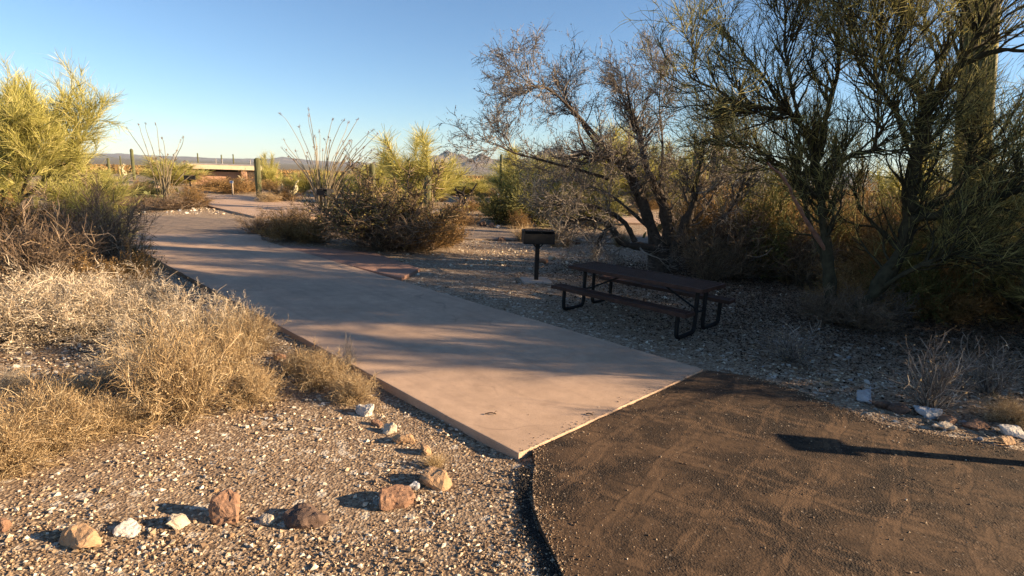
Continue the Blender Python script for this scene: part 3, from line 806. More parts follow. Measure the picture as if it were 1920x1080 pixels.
make_tree('palo_verde_tree', 'green-barked palo verde right behind the table with a reddish dead limb', [
 ([(1562, 590, 9.9), (1553, 480, 9.9), (1546, 400, 9.9), (1541, 335, 9.9), (1532, 262, 9.9)], .10, .055, 'trunk'),
 ([(1532, 264, 9.9), (1492, 226, 9.8), (1472, 207, 9.7), (1400, 196, 9.4), (1345, 168, 9.1), (1302, 148, 8.9)], .055, .012, 'limb'),
 ([(1536, 280, 9.9), (1552, 205, 10.1), (1572, 125, 10.4), (1560, 40, 10.7), (1568, -60, 11.0)], .055, .01, 'limb'),
 ([(1543, 330, 9.9), (1598, 292, 9.6), (1640, 280, 9.3), (1652, 215, 9.0), (1640, 130, 8.9)], .05, .01, 'limb'),
 ([(1548, 470, 9.9), (1492, 384, 9.4), (1464, 332, 9.1), (1425, 306, 8.9)], .036, .014, 'dead_limb'),
 ([(1556, 520, 9.9), (1518, 412, 10.4), (1508, 350, 10.7), (1482, 318, 10.9), (1420, 300, 11.2)], .06, .015, 'limb'),
 ([(1470, 208, 9.7), (1430, 140, 9.9), (1392, 90, 10.1), (1360, 50, 10.2)], .035, .008, 'limb'),
 ([(1500, 232, 9.8), (1482, 150, 9.6), (1470, 60, 9.4), (1480, -40, 9.3)], .035, .008, 'limb'),
 ([(1480, 318, 10.9), (1420, 280, 11.2), (1370, 255, 11.5), (1330, 262, 11.7)], .03, .008, 'limb'),
], 31, (250, 1.0, .75, .11, 2000, .6, .55, 13500, .33, .6, .03, .0031, 0, .02), PVM)

make_tree('palo_verde_tree', 'dark forked palo verde trunk at right with a long low limb', [
 ([(1592, 606, 9.5), (1640, 545, 9.5), (1688, 472, 9.5), (1704, 400, 9.5), (1712, 330, 9.5), (1730, 260, 9.5), (1740, 204, 9.5)], .13, .075, 'trunk'),
 ([(1740, 206, 9.5), (1790, 132, 9.4), (1832, 62, 9.3), (1875, -20, 9.2), (1900, -110, 9.2)], .07, .02, 'limb'),
 ([(1800, 124, 9.4), (1858, 98, 9.1), (1925, 92, 8.8), (2000, 60, 8.6)], .05, .015, 'limb'),
 ([(1740, 206, 9.5), (1748, 150, 9.7), (1763, 108, 9.9), (1742, 66, 10.1), (1690, 40, 10.4)], .05, .012, 'limb'),
 ([(1738, 208, 9.5), (1722, 165, 9.3), (1668, 118, 9.1), (1652, 50, 9.0), (1660, -50, 8.9)], .05, .012, 'limb'),
 ([(1704, 268, 9.5), (1680, 215, 9.6), (1640, 155, 9.8), (1602, 100, 10.0), (1590, 10, 10.2)], .05, .012, 'limb'),
 ([(1700, 412, 9.5), (1776, 402, 9.2), (1850, 382, 9.0), (1945, 338, 8.8)], .085, .03, 'limb'),
 ([(1698, 418, 9.5), (1788, 352, 9.8), (1832, 292, 10.0), (1830, 240, 10.2)], .06, .015, 'limb'),
 ([(1832, 60, 9.3), (1800, -20, 9.5), (1780, -120, 9.7)], .04, .01, 'limb'),
 ([(1640, 548, 9.5), (1720, 500, 9.0), (1810, 470, 8.6), (1880, 480, 8.3)], .05, .012, 'limb'),
 ([(1690, 470, 9.5), (1640, 420, 10.1), (1610, 380, 10.6), (1600, 320, 10.9)], .05, .012, 'limb'),
], 41, (310, 1.05, .75, .10, 2300, .6, .55, 15000, .34, .6, .03, .0031, 0, .02), PVM)

make_tree('palo_verde_tree', 'low drooping palo verde thicket at the right edge of the picture', [
 ([(1985, 560, 11.4), (1965, 500, 11.4), (1945, 430, 11.5), (1935, 350, 11.6), (1945, 240, 11.7)], .10, .03, 'trunk'),
 ([(1965, 520, 11.4), (1900, 480, 11.0), (1850, 460, 10.7), (1800, 480, 10.5)], .05, .01, 'limb'),
 ([(1955, 470, 11.4), (1880, 420, 11.6), (1830, 400, 11.8)], .05, .01, 'limb'),
 ([(1960, 500, 11.4), (2050, 420, 11.0), (2120, 360, 10.8), (2160, 280, 10.7)], .06, .012, 'limb'),
 ([(1940, 400, 11.5), (1880, 330, 11.3), (1850, 270, 11.0)], .04, .01, 'limb'),
 ([(1975, 530, 11.4), (1900, 510, 11.6), (1830, 500, 11.8), (1770, 500, 12.0)], .04, .01, 'limb'),
], 51, (190, .85, .9, .02, 1300, .5, .6, 10000, .32, .6, -.02, .0030, 0, .02), PVM)

make_tree('palo_verde_tree', 'bright yellow-green palo verde at the left edge of the picture', [
 ([(0, 455, 14.5), (5, 380, 14.5), (10, 310, 14.5), (12, 265, 14.4), (22, 212, 14.3)], .12, .02, 'trunk'),
 ([(4, 400, 14.5), (70, 350, 14.2), (110, 300, 14.0), (130, 262, 13.9), (150, 238, 13.8)], .06, .008, 'limb'),
 ([(8, 340, 14.5), (-60, 290, 14.3), (-100, 230, 14.2)], .07, .012, 'limb'),
 ([(12, 280, 14.5), (45, 262, 15.2), (52, 235, 15.6)], .04, .01, 'limb'),
 ([(2, 420, 14.5), (70, 400, 13.6), (130, 390, 13.2), (170, 400, 13.0)], .05, .01, 'limb'),
 ([(2, 430, 14.5), (-50, 380, 13.4), (-60, 300, 13.0)], .05, .01, 'limb'),
 ([(8, 350, 14.5), (60, 320, 15.4), (110, 330, 16.0), (150, 340, 16.3)], .05, .01, 'limb'),
 ([(3, 410, 14.5), (40, 360, 13.3), (56, 310, 12.9), (48, 280, 12.7)], .05, .01, 'limb'),
], 61, (170, .95, .65, .12, 1300, .55, .55, 34000, .36, .55, .04, .0034, 0, .02), PVB)

def make_far_offscreen(label, x, y, h, seed, group=None):
    """a palo verde standing on the ground at x, y"""
    r = np.random.default_rng(seed)
    z = float(gz(x, y)); b = np.array([x, y, z])
    root = thing('palo_verde_tree', label, 'tree', b, 0, group)
    K = 14; n = 9
    S = np.zeros((n, 3)); S[:, :2] = r.normal(0, .06, (n, 2)); az = np.linspace(0, 6.28, n, endpoint=False) + r.normal(0, .25, n)
    el = r.uniform(.5, 1.3, n)
    d = np.stack([np.cos(az) * np.cos(el), np.sin(az) * np.cos(el), np.sin(el)], 1)
    P = walk(S, d, h * r.uniform(.75, 1.15, n), K, .16, .07, r); Rr = taper(np.full(n, .08), np.full(n, .012), K)
    for i in range(n):
        v, f = tubes(P[i:i + 1], Rr[i:i + 1], 7)
        mk('trunk' if i == 0 else 'limb', build('limb', [(v, f, 0, None)], [M['bark_green']]), root)
    S, Dr, rr, _ = spawn(P, Rr, 130, .15, 1, .75, r); P1 = walk(S, Dr, h * .26 * r.uniform(.5, 1.3, 130), 8, .17, .08, r); R1 = taper(np.full(130, .016), np.full(130, .005), 8)
    S, Dr, rr, _ = spawn(P1, R1, 800, .1, 1, .6, r, 1.0, .9); P2 = walk(S, Dr, h * .14 * r.uniform(.5, 1.3, 800), 6, .16, .05, r); R2 = taper(np.full(800, .007), np.full(800, .003), 6)
    S, Dr, rr, _ = spawn(P2, R2, 11000, .1, 1, .5, r, 1.0, .9); P3 = walk(S, Dr, .4 * r.uniform(.4, 1.3, 11000), 3, .15, .04, r); R3 = taper(np.full(11000, .0055), np.full(11000, .0025), 3)
    ch = []
    for Pq, Rq, sd, mi in ((P1, R1, 4, 0), (P2, R2, 3, 0), (P3, R3, 2, 1)):
        Pq = Pq.copy(); Pq[:, :, 2] = np.maximum(Pq[:, :, 2], .05)
        v, f = tubes(Pq, Rq, sd) if sd > 2 else ribbons(Pq, Rq, r); ch.append((v, f, mi, per_path_tint(r, len(Pq), Pq.shape[1], sd)))
    mk('crown', build('crown', ch, [M['bark_green'], M['pv_twig']]), root, kind='stuff')
    return root
shade1 = make_far_offscreen('palo verde just beyond the right edge of the view that shades the pad', 10.4, 7.9, 4.9, 71)
for x_, y_, rz_, sc_, lb_ in ((13.3, 7.5, 2.1, 1.05, 'second palo verde beyond the right edge, in line with the first'), (8.7, 6.6, 4.0, (.62, .62, .5), 'low young palo verde beyond the right edge of the view'),
        (16.4, 6.7, 3.3, 1.2, 'third palo verde beyond the right edge, right of the asphalt road'), (20.5, 6.6, 2.8, 1.3, 'outermost palo verde on the right'), (14.6, 9.0, 1.9, (.9, .9, .7), 'palo verde behind the second shading tree'), (9.2, 8.8, 3.6, (.65, .65, .45), 'small palo verde between the massive saguaro and the shading trees'),
        (9.4, 7.5, .7, (.7, .7, .5), 'bushy low palo verde at the foot of the shading trees')):
    copy_tree(shade1, (x_, y_, float(gz(x_, y_))), rz_, sc_, lb_)

# ------------------------------------------------------------------ shrubs: one mesh set of each kind, then copies
def shrub_parts(kind, seed):
    """a bush about 1 m across and high, as stems and foliage meshes"""
    r = np.random.default_rng(seed)
    P_ = dict(  # stems, length, spread(elevation range), curl, up, twigs, twig length, flecks, fleck size, stem radius, stem mat, twig mat, leaf mat, base radius
        straw=(360, .62, (.15, 1.4), .2, .01, 6500, .15, 7000, .016, .0032, 'stem_brown', 'straw', 'straw', .16),
        pale=(300, .60, (.1, 1.4), .2, .01, 5000, .14, 8000, .018, .0034, 'stem_brown', 'pale_brush', 'pale_brush', .14),
        grey=(130, .95, (.5, 1.45), .13, .03, 2800, .26, 1500, .022, .006, 'stem_brown', 'stem_brown', 'rust_brush', .14),
        creosote=(70, 1.0, (.55, 1.45), .10, .03, 2800, .22, 5200, .034, .008, 'stem_brown', 'stem_brown', 'creosote', .12),
        rust=(90, .85, (.3, 1.4), .14, .03, 2800, .22, 4200, .036, .006, 'stem_brown', 'rust_brush', 'rust_brush', .16),
        olive=(80, .85, (.3, 1.4), .14, .04, 2800, .24, 4200, .034, .006, 'stem_brown', 'olive_brush', 'olive_brush', .16),
        bare=(60, .7, (.5, 1.4), .15, .05, 420, .24, 160, .028, .007, 'twig_grey', 'twig_grey', 'straw', .05),
        palov=(40, .95, (.5, 1.5), .14, .05, 9000, .28, 0, .03, .011, 'bark_green', 'pv_bright', 'pv_bright', .08),
        grass=(700, .42, (.7, 1.5), .07, -.01, 0, .1, 0, .02, .0028, 'straw', 'straw', 'straw', .12),
    )[kind]
    ns, ln, (e0, e1), curl, up, nt, tl, nf, fs, sr, sm, tm, lm, br = P_
    az = r.uniform(0, 6.283, ns); el = r.uniform(e0, e1, ns)
    a2 = r.uniform(0, 6.283, ns); rb = br * np.sqrt(r.uniform(0, 1, ns))
    S = np.stack([rb * np.cos(a2), rb * np.sin(a2), np.full(ns, -.03)], 1)
    d = np.stack([np.cos(az) * np.cos(el), np.sin(az) * np.cos(el), np.sin(el)], 1)
    lobes = 1 + .28 * np.sin(az * 2 + r.uniform(0, 6)) + .18 * np.sin(az * 5 + r.uniform(0, 6))
    P = walk(S, d, ln * lobes * r.uniform(.55, 1.15, ns), 7, curl, up, r); P[:, 1:, 2] = np.maximum(P[:, 1:, 2], .012)
    Rr = taper(np.full(ns, sr), np.full(ns, sr * .45), 7)
    v, f = tubes(P, Rr, 3)
    stems = build('stems', [(v, f, 0, per_path_tint(r, ns, 7, 3))], [M[sm]])
    ch = []
    if nt:
        S, Dr, rr, _ = spawn(P, Rr, nt, .25, 1.0, .75, r, .7)
        P2 = walk(S, Dr, tl * r.uniform(.4, 1.3, nt), 3, .28, up, r); P2[:, :, 2] = np.maximum(P2[:, :, 2], .01)
        tw = .24 if kind == 'palov' else .5
        R2 = taper(np.full(nt, sr * tw), np.full(nt, sr * tw * .5), 3)
        v, f = ribbons(P2, R2, r); ch.append((v, f, 0, per_path_tint(r, nt, 3, 2)))
        if nf:
            i = r.integers(0, nt, nf); t = r.uniform(.3, 1, nf)
            C = P2[i, 1] * (1 - t)[:, None] + P2[i, 2] * t[:, None] + r.normal(0, .015, (nf, 3))
            C[:, 2] = np.maximum(C[:, 2], .01)
            v, f, tt = flecks(C, fs, r); ch.append((v, f, 1, tt))
    fol = build('foliage', ch, [M[tm], M[lm]]) if ch else None
    return stems, fol
NVAR = dict(straw=2, pale=2, grey=2, creosote=2, rust=3, olive=2, bare=2, palov=2, grass=2)
SHRUB = {k: [shrub_parts(k, 200 + 10 * i + j) for j in range(n)] for i, (k, n) in enumerate(NVAR.items())}
def natural(k):
    st, fo = SHRUB[k][0]; co = np.empty(len((fo or st).vertices) * 3); (fo or st).vertices.foreach_get('co', co); co = co.reshape(-1, 3)
    return 2 * float(np.percentile(np.hypot(co[:, 0], co[:, 1]), 93)), float(np.percentile(co[:, 2], 98))
NAT = {k: natural(k) for k in SHRUB}
NAMES = dict(straw='dry_bush', pale='pale_bush', grey='twiggy_shrub', creosote='creosote_bush', rust='brown_bush', olive='green_bush', bare='bare_bush', palov='young_palo_verde', grass='dry_grass_tuft')
CATS = dict(grass='grass', palov='tree')
srng = np.random.default_rng(77)
def shrub(kind, loc, scale, label, group=None, rz=None):
    st, fo = SHRUB[kind][srng.integers(len(SHRUB[kind]))]
    sc = scale if hasattr(scale, '__len__') else (scale, scale, scale)
    root = thing(NAMES[kind], label, CATS.get(kind, 'bush'), loc, srng.uniform(0, 6.28) if rz is None else rz, group, sc)
    mk('stems', st, root, kind='stuff')
    if fo: mk('foliage', fo, root, kind='stuff')
    return root

def shrub_px(kind, px, py, wpx, hpx, label, group=None):
    """a bush whose foot is seen at px, py, wpx wide and hpx high in the photograph"""
    b = at_ground(px, py)
    ppm = F_PX / (b[1] * math.cos(PITCH) + CAM_H * math.sin(PITCH))
    nat = NAT[kind]
    sw, sh = wpx / ppm / nat[0], hpx / ppm / nat[1]
    return shrub(kind, b, (sw, sw, sh), label, group)

NEAR = [
 ('straw', 338, 770, 195, 160, 'large golden dry bush left of the pad, nearest to the front rocks'),
 ('straw', 432, 704, 112, 96, 'golden dry bush touching the large one, nearer the pad'),
 ('pale', 285, 664, 150, 80, 'cream brush behind the large golden bush'),
 ('straw', 88, 842, 190, 116, 'sprawling golden-brown bush at the left edge above the front rocks'),
 ('straw', 0, 890, 170, 115, 'golden bush cut by the left edge, lowest in the picture'),
 ('straw', 200, 806, 130, 66, 'low flattened dry bush between the two golden mounds'),
 ('pale', 50, 634, 230, 100, 'pale whitish dry brush at the left edge, front patch'),
 ('pale', 170, 624, 190, 95, 'pale whitish brush right of the front patch'),
 ('pale', 295, 620, 160, 84, 'pale brush with white tips near the pad edge'),
 ('pale', 15, 735, 90, 40, 'low pale brush between stones at the left edge'),
 ('pale', 232, 724, 110, 66, 'pale dry bush just left of the large golden one'),
 ('straw', 478, 748, 105, 66, 'small golden tuft right of the large bush, before the stones'),
 ('straw', 130, 762, 110, 52, 'low golden bush above the sprawling one at left'),
 ('pale', 392, 640, 140, 80, 'cream tipped brush between the golden bushes and the pad'),
 ('pale', 110, 590, 200, 80, 'pale grey brush behind the whitish patch at left'),
 ('pale', 235, 585, 150, 76, 'pale grey brush below the upright twiggy shrub'),
 ('grey', 55, 560, 230, 140, 'tall grey-brown twiggy shrub at the left edge in shade'),
 ('grey', 150, 545, 200, 150, 'grey-brown twiggy shrub second from the left edge'),
 ('grey', 205, 525, 150, 150, 'upright brown twiggy shrub beside the far pad edge'),
 ('rust', 225, 560, 130, 90, 'reddish brown brush at the foot of the upright twiggy shrub'),
 ('olive', 258, 522, 46, 50, 'small olive green plant at the pad edge by the brown brush'),
 ('grey', 100, 500, 220, 130, 'dark brown brush below the bright palo verde'),
 ('grey', 175, 478, 160, 130, 'bare dark stemmed shrub in front of the campground road'),
 ('rust', 30, 500, 200, 120, 'brown brush at the left edge under the palo verde'),
 ('straw', 470, 655, 90, 70, 'small straw tuft leaning over the pad edge'),
 ('straw', 600, 715, 110, 62, 'low straw tuft by the pad near the upright pale slab'),
 ('straw', 665, 745, 90, 50, 'low straw tuft just behind the upright pale slab'),
 ('straw', 560, 690, 80, 40, 'flat straw tuft between brown stones and the pad'),
 ('grass', 815, 872, 40, 24, 'tiny rusty grass tuft behind the orange slanted rock'),
 ('bare', 655, 690, 36, 66, 'thin dry stalk standing at the pad edge'),
 ('bare', 440, 620, 60, 60, 'bare curved stalks at the pad edge by the straw tuft'),
 ('bare', 1742, 770, 150, 130, 'bare twiggy bush behind the roadside rocks at right'),
 ('bare', 1480, 680, 140, 70, 'dead grey twigs in the shaded stony patch'),
 ('bare', 1850, 740, 130, 100, 'dim twiggy bush in the shade at the right edge'),
 ('straw', 1890, 790, 90, 40, 'low dry litter tuft behind the right edge rocks'),
 ('creosote', 688, 462, 175, 132, 'large dark-stemmed creosote at the pad corner, left half of the pair'),
 ('creosote', 752, 466, 205, 146, 'large brown creosote at the pad corner, right half of the pair'),
 ('rust', 800, 468, 150, 70, 'low golden-brown brush at the right foot of the creosote pair'),
 ('rust', 840, 462, 80, 50, 'small brown brush at the right end of the creosote clump'),
 ('grey', 720, 470, 220, 70, 'dense grey twigs in the shadow under the creosote pair'),
 ('rust', 545, 452, 100, 44, 'low brown brush between pad and road, middle one'),
 ('grey', 490, 440, 80, 40, 'low grey brush at the far pad corner'),
 ('rust', 595, 455, 90, 46, 'low brown brush left of the creosote pair'),
 ('grey', 560, 440, 140, 56, 'dull grey-brown brush behind the low brown ones'),
 ('grass', 1050, 462, 60, 36, 'golden grass tuft on the road verge right of the grill'),
 ('grass', 1165, 462, 36, 30, 'golden grass tuft by the low arching limb'),
 ('grass', 985, 452, 46, 26, 'golden grass tuft behind the grill box'),
 ('olive', 1000, 420, 170, 90, 'olive green bush beyond the road behind the grill'),
 ('olive', 940, 418, 110, 60, 'dark green bush casting shade beyond the road'),
 ('rust', 975, 428, 50, 26, 'pinkish brown tuft at the far road edge'),
 ('rust', 850, 420, 110, 24, 'brown brush beyond the road under the charred snag'),
 ('olive', 1110, 425, 130, 80, 'olive bush beyond the road behind the arching limb'),
 ('grass', 1085, 418, 60, 60, 'tall yellow-green canes beyond the road'),
 ('rust', 1280, 470, 110, 80, 'tangled brown brush at the right foot of the grey tree'),
 ('rust', 1360, 490, 150, 110, 'tangled brown brush between the grey tree and the palo verde'),
 ('rust', 1440, 500, 150, 110, 'tangled dark brush behind the right end of the table'),
 ('grey', 1400, 520, 170, 120, 'grey twigs tangled behind the table'),
 ('grey', 1500, 535, 150, 110, 'grey twigs left of the green palo verde trunk'),
 ('grey', 1556, 606, 130, 62, 'dark twigs heaped at the foot of the green trunk'),
 ('grey', 1612, 616, 130, 56, 'dark twigs heaped at the foot of the forked trunk'),
 ('bare', 1668, 600, 120, 70, 'pale broken twigs right of the forked trunk foot'),
 ('rust', 1640, 560, 180, 120, 'dark brush between the two palo verde trunks'),
 ('olive', 1760, 560, 200, 140, 'dim olive brush right of the forked trunk'),
 ('olive', 1880, 590, 180, 150, 'dim olive brush under the right edge thicket'),
 ('rust', 1720, 590, 170, 90, 'dead brown brush under the long low limb'),
 ('rust', 530, 378, 70, 28, 'golden rounded bush beyond the far pad'),
 ('straw', 505, 380, 50, 18, 'pale low tuft at the foot of the nearest saguaro'),
 ('rust', 430, 362, 100, 34, 'brown brush behind the white site marker'),
 ('rust', 360, 388, 90, 34, 'brown brush at the foot of the left ocotillo'),
 ('rust', 388, 357, 40, 16, 'low brown brush before the left end of the shelter'),
 ('rust', 412, 356, 44, 17, 'low brown brush before the shelter wall'),
 ('creosote', 452, 358, 44, 22, 'brown creosote before the right end of the shelter'),
 ('rust', 470, 360, 36, 18, 'low golden brush left of the upright saguaro'),
 ('grey', 320, 392, 140, 26, 'dark low brush in the shadow beyond the road'),
 ('olive', 285, 378, 90, 30, 'dark green low plants left of the ocotillo'),
 ('grey', 215, 396, 90, 30, 'grey low brush beyond the road at left'),
]
for k_, px, py, w, h, lab in NEAR:
    shrub_px(k_, px, py, w, h, lab)

# palo verdes of the middle distance, placed one by one
MIDPV = [
 (325, 346, 120, 44, 'green-yellow palo verde behind the left ocotillo'),
 (790, 385, 170, 108, 'tall pale yellow palo verde right of the creosote'), (690, 370, 130, 56, 'yellow palo verde behind the right canes of the large ocotillo'),
 (875, 366, 90, 34, 'loose pale palo verde below the mountains'), (565, 360, 70, 30, 'green palo verde behind the left canes of the ocotillo'),
 (1010, 378, 160, 70, 'dull green palo verde behind the grill'), (1130, 385, 200, 120, 'green palo verde seen through the grey tree'),
 (628, 362, 90, 38, 'yellow-green palo verde in the middle of the ocotillo canes'), (1220, 390, 170, 120, 'palo verde behind the grey trunks'),
 (1750, 480, 240, 170, 'pale palo verde behind the forked trunk'), (150, 365, 110, 50, 'small palo verde right of the bright one'),
 (1010, 345, 190, 62, 'far grey-green palo verde left of the grey tree'), (735, 360, 110, 50, 'pale palo verde on the skyline above the creosote pair'),
 (505, 352, 44, 52, 'dark leafless palo verde right behind the upright saguaro'),
]
for px, py, w, h, lab in MIDPV:
    shrub_px('palov', px, py, w, h, lab, 'palo verdes of the middle distance')

# the dark thicket under the trees at right
trng = np.random.default_rng(19)
SPOT = [(1290, 'beside the grey trunks'), (1400, 'behind the table'), (1500, 'left of the green trunk'), (1600, 'between the two palo verde trunks'), (1720, 'right of the forked trunk'), (1840, 'below the long low limb'), (1940, 'at the right edge')]
WORD = dict(rust='dead brown brush', grey='grey tangled twigs', olive='dim olive brush', bare='bare pale twigs', creosote='brown creosote brush', palov='green palo verde seedling')
for i in range(46):
    px = trng.uniform(1290, 1990); py = trng.uniform(470, 600) if px > 1560 else trng.uniform(455, 535)
    kd = trng.choice(['rust', 'grey', 'olive', 'bare'], p=[.3, .34, .26, .1])
    w = trng.uniform(110, 200); near = min(SPOT, key=lambda q: abs(q[0] - px))[1]
    shrub_px(kd, px, py, w, w * trng.uniform(.5, .85), f'{WORD[kd]} in the thicket {near}', 'thicket under the trees')

# scrub further out, copy after copy
prng = np.random.default_rng(9)
ZONES = [((24.5, 36), 62, 'just across the road', 'brush across the road'),
         ((36, 58), 130, 'on the flats beyond the road', 'scrub beyond the road'),
         ((58, 100), 150, 'far out on the flats', 'scrub far out')]
SECT = [(-.86, 'behind the bright palo verde'), (-.68, 'left of the left ocotillo'), (-.55, 'near the left ocotillo'), (-.44, 'in line with the shelter'), (-.34, 'left of the large ocotillo'), (-.24, 'behind the creosote pair'), (-.12, 'around the charred snag'),
        (.0, 'behind the grill'), (.14, 'behind the arching limb'), (.3, 'behind the grey trunks'), (.45, 'behind the table end'), (.6, 'behind the green trunk'), (.8, 'behind the forked trunk'), (1.0, 'at the right edge')]
for (y0, y1), n, lab, grp in ZONES:
    k = 0
    while k < n:
        y = prng.uniform(y0, y1); x = prng.uniform(-1.02, 1.0) * y
        if on_paving(np.array([x]), np.array([y]), .7)[0]: continue
        lane = x / y
        if -.62 < lane < -.27 and y < 45 and prng.uniform() < .85: continue
        if -.62 < lane < -.42 and y < 62 and prng.uniform() < .9: continue
        kd = prng.choice(['rust', 'creosote', 'olive', 'grey', 'palov'], p=[.56, .26, .05, .1, .03])
        s = prng.uniform(.55, 1.1) * (.85 if y < 36 else 1.1)
        if kd == 'palov': s *= 1.2
        if kd == 'creosote': s *= .8
        sect = min(SECT, key=lambda q: abs(q[0] - lane))[1]
        shrub(kd, (x, y, float(gz(x, y))), (s * 1.25, s * 1.25, s * .8), f'{WORD[kd]} {lab}, {sect}', grp); k += 1

# brush too far away to count
rng = np.random.default_rng(13)
n = 3600
yy = 95 * np.exp(rng.uniform(0, 2.5, n)); xx = rng.uniform(-1.05, 1.05, n) * yy
sz = rng.uniform(.5, 1.3, n); q = 16
C = np.repeat(np.column_stack([xx, yy, gz(xx, yy)]), q, 0) + rng.normal(size=(n * q, 3)) * np.repeat(sz, q)[:, None] * np.array([[.7, .7, .35]])
C[:, 2] = np.maximum(C[:, 2], gz(C[:, 0], C[:, 1]) + .1) + np.repeat(sz, q) * .25
v, f, t = flecks(C, .75, rng, 1.3)
mk('distant_scrub', build('distant_scrub', [(v, f, 0, t)], [M['rust_brush']]), kind='stuff')

# ------------------------------------------------------------------ cacti and ocotillos
def ribbed(path, rad, ribs=16, depth=.1, seed=0):
    """a ribbed column along path (K,3) with radius per point; tint is high on the ribs' crests"""
    path = np.asarray(path, float); K = len(path); S = ribs * 4
    T = nrm(np.gradient(path, axis=0)); ref = np.array([0, 1, 0.0])
    U = nrm(np.cross(T, ref[None])); W = np.cross(T, U)
    a = 2 * np.pi * np.arange(S) / S
    prof = 1 + depth * np.cos(a * ribs)
    ring = path[:, None] + rad[:, None, None] * prof[None, :, None] * (np.cos(a)[None, :, None] * U[:, None] + np.sin(a)[None, :, None] * W[:, None])
    V = ring.reshape(-1, 3); k = np.arange(K - 1)[:, None] * S; s = np.arange(S)[None]; s2 = (s + 1) % S
    f = np.stack([k + s, k + s2, k + S + s2, k + S + s], -1).reshape(-1, 4)
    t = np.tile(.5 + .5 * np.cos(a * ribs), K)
    return V, f, 0, t

def column_radius(K, r, foot=.75):
    t = np.linspace(0, 1, K)
    rr = r * (foot + (1 - foot) * np.clip(t / .3, 0, 1))
    tip = np.clip((1 - t) / .06, 0, 1)
    return np.maximum(rr * np.sqrt(1 - (1 - tip) ** 2), .004)

def saguaro(px, py, top_y, wpx, label, arms=(), Y=None, ribs=14, lean=0.0):
    if Y is None: b = at_ground(px, py)
    else:
        b = D(px, py, Y); b[2] = float(gz(b[0], b[1]))
    ppm = F_PX / (b[1] * math.cos(PITCH) + CAM_H * math.sin(PITCH))
    topp = D(px, top_y, b[1]); h = topp[2] - b[2]; r = wpx / ppm / 2
    root = thing('saguaro_cactus', label, 'cactus', b, 0)
    K = 46
    t = np.concatenate([np.linspace(0, .93, K - 12), 1 - .07 * (1 - np.linspace(0, 1, 13)[1:]) ** 1.6])
    path = np.stack([lean * t, 0 * t, -.05 + (h + .05) * t], 1)
    tt = (1 - t) / .05
    rr = r * (.78 + .22 * np.clip(t / .3, 0, 1)) * np.sqrt(np.clip(1 - (1 - np.clip(tt * h / (r * 12 + 1e-6) * .5, 0, 1)) ** 2, .0005, 1))
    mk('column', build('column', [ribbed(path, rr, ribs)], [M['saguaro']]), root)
    for dx, z0, z1, k_ in arms:      # sideways reach in radii, where it leaves, where it ends (fractions of the height), thickness
        p = spline([(0, 0, h * z0), (dx * r * .55, 0, h * z0 + .0), (dx * r, .02, h * (z0 + .06)), (dx * r * 1.05, .03, h * (z0 * .5 + z1 * .5)), (dx * r, .03, h * z1)], 30)
        e = np.linspace(0, 1, 30)
        ra = r * k_ * (.75 + .25 * np.clip(e / .4, 0, 1)) * np.sqrt(np.clip(1 - (1 - np.clip((1 - e) / .12, 0, 1)) ** 2, .001, 1))
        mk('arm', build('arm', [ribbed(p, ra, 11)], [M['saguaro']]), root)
    return root
saguaro(486, 371, 296, 10, 'upright saguaro column standing beyond the far pad')
saguaro(252, 335, 279, 5, 'slim tall saguaro near the pale cholla at left')
saguaro(699, 400, 307, 10, 'short stout saguaro left of the round-topped one', Y=30)
saguaro(799, 400, 329, 12, 'round-topped saguaro beside the pale palo verde', Y=28, lean=.1)
saguaro(938, 365, 289, 5, 'slim saguaro standing before the mountains', Y=44)
saguaro(748, 345, 297, 5, 'thin dark saguaro on the skyline above the creosote', Y=75)
saguaro(1326, 455, 181, 18, 'tall saguaro with two short arms seen through the branches', arms=((-3.6, .42, .66, .8), (3.2, .38, .68, .8)), Y=21)
saguaro(1806, 560, -260, 48, 'massive saguaro trunk rising past the top right of the picture', arms=((-2.0, .25, .38, .5),), Y=12.6, ribs=18, lean=-1.25)
saguaro(418, 335, 290, 2, 'thin saguaro left of the pair above the shelter roof', Y=95)
saguaro(440, 335, 289, 2, 'thin saguaro right of the pair above the shelter roof', Y=97)
saguaro(374, 335, 287, 2, 'thin saguaro above the left end of the shelter', Y=92)
saguaro(229, 330, 292, 2, 'tiny saguaro behind the pale cholla', Y=80)
saguaro(206, 330, 296, 4, 'stubby far saguaro left of the pale cholla', Y=60)

def ocotillo(px, py, label, canes, seed):
    """canes: tips (x, y, Y offset) as seen in the photograph"""
    r = np.random.default_rng(seed)
    b = at_ground(px, py); Y = b[1]
    root = thing('ocotillo', label, 'plant', b, 0)
    for tx, ty, dy in canes:
        tip = D(tx, ty, Y + dy) - b
        h = np.linalg.norm(tip)
        st = np.array([r.normal(0, .12) + tip[0] * .04, r.normal(0, .12), -.05])
        mid = st + (tip - st) * .5 + np.array([tip[0] * -.10, tip[1] * -.1, .10 * h * .6])
        p = spline([st, mid, tip * [.88, .9, .9], tip], 16)
        p[1:] += np.cumsum(np.cumsum(r.normal(0, .006, (16, 3)), 0) * np.array([1, 1, .3]), 0)[1:]
        rad = np.linspace(.025, .009, 16) * r.uniform(.75, 1.1)
        v, f = tubes(p[None], rad[None], 5)
        c = mk('cane', build('cane', [(v, f, 0, per_path_tint(r, 1, 16, 5))], [M['ocotillo']]), root)
        n = 26
        C = p[-1] + (p[-1] - p[-2]) * r.uniform(-.6, .9, (n, 1)) + r.normal(0, .025, (n, 3))
        v, f, t = flecks(C, .055, r, 2.5, nrm((p[-1] - p[-2])[None]) * 1.2)
        mk('flower_tip', build('flower_tip', [(v, f, 0, t)], [M['ocotillo_tip']]), c, kind='stuff')
    return root
orng = np.random.default_rng(3)
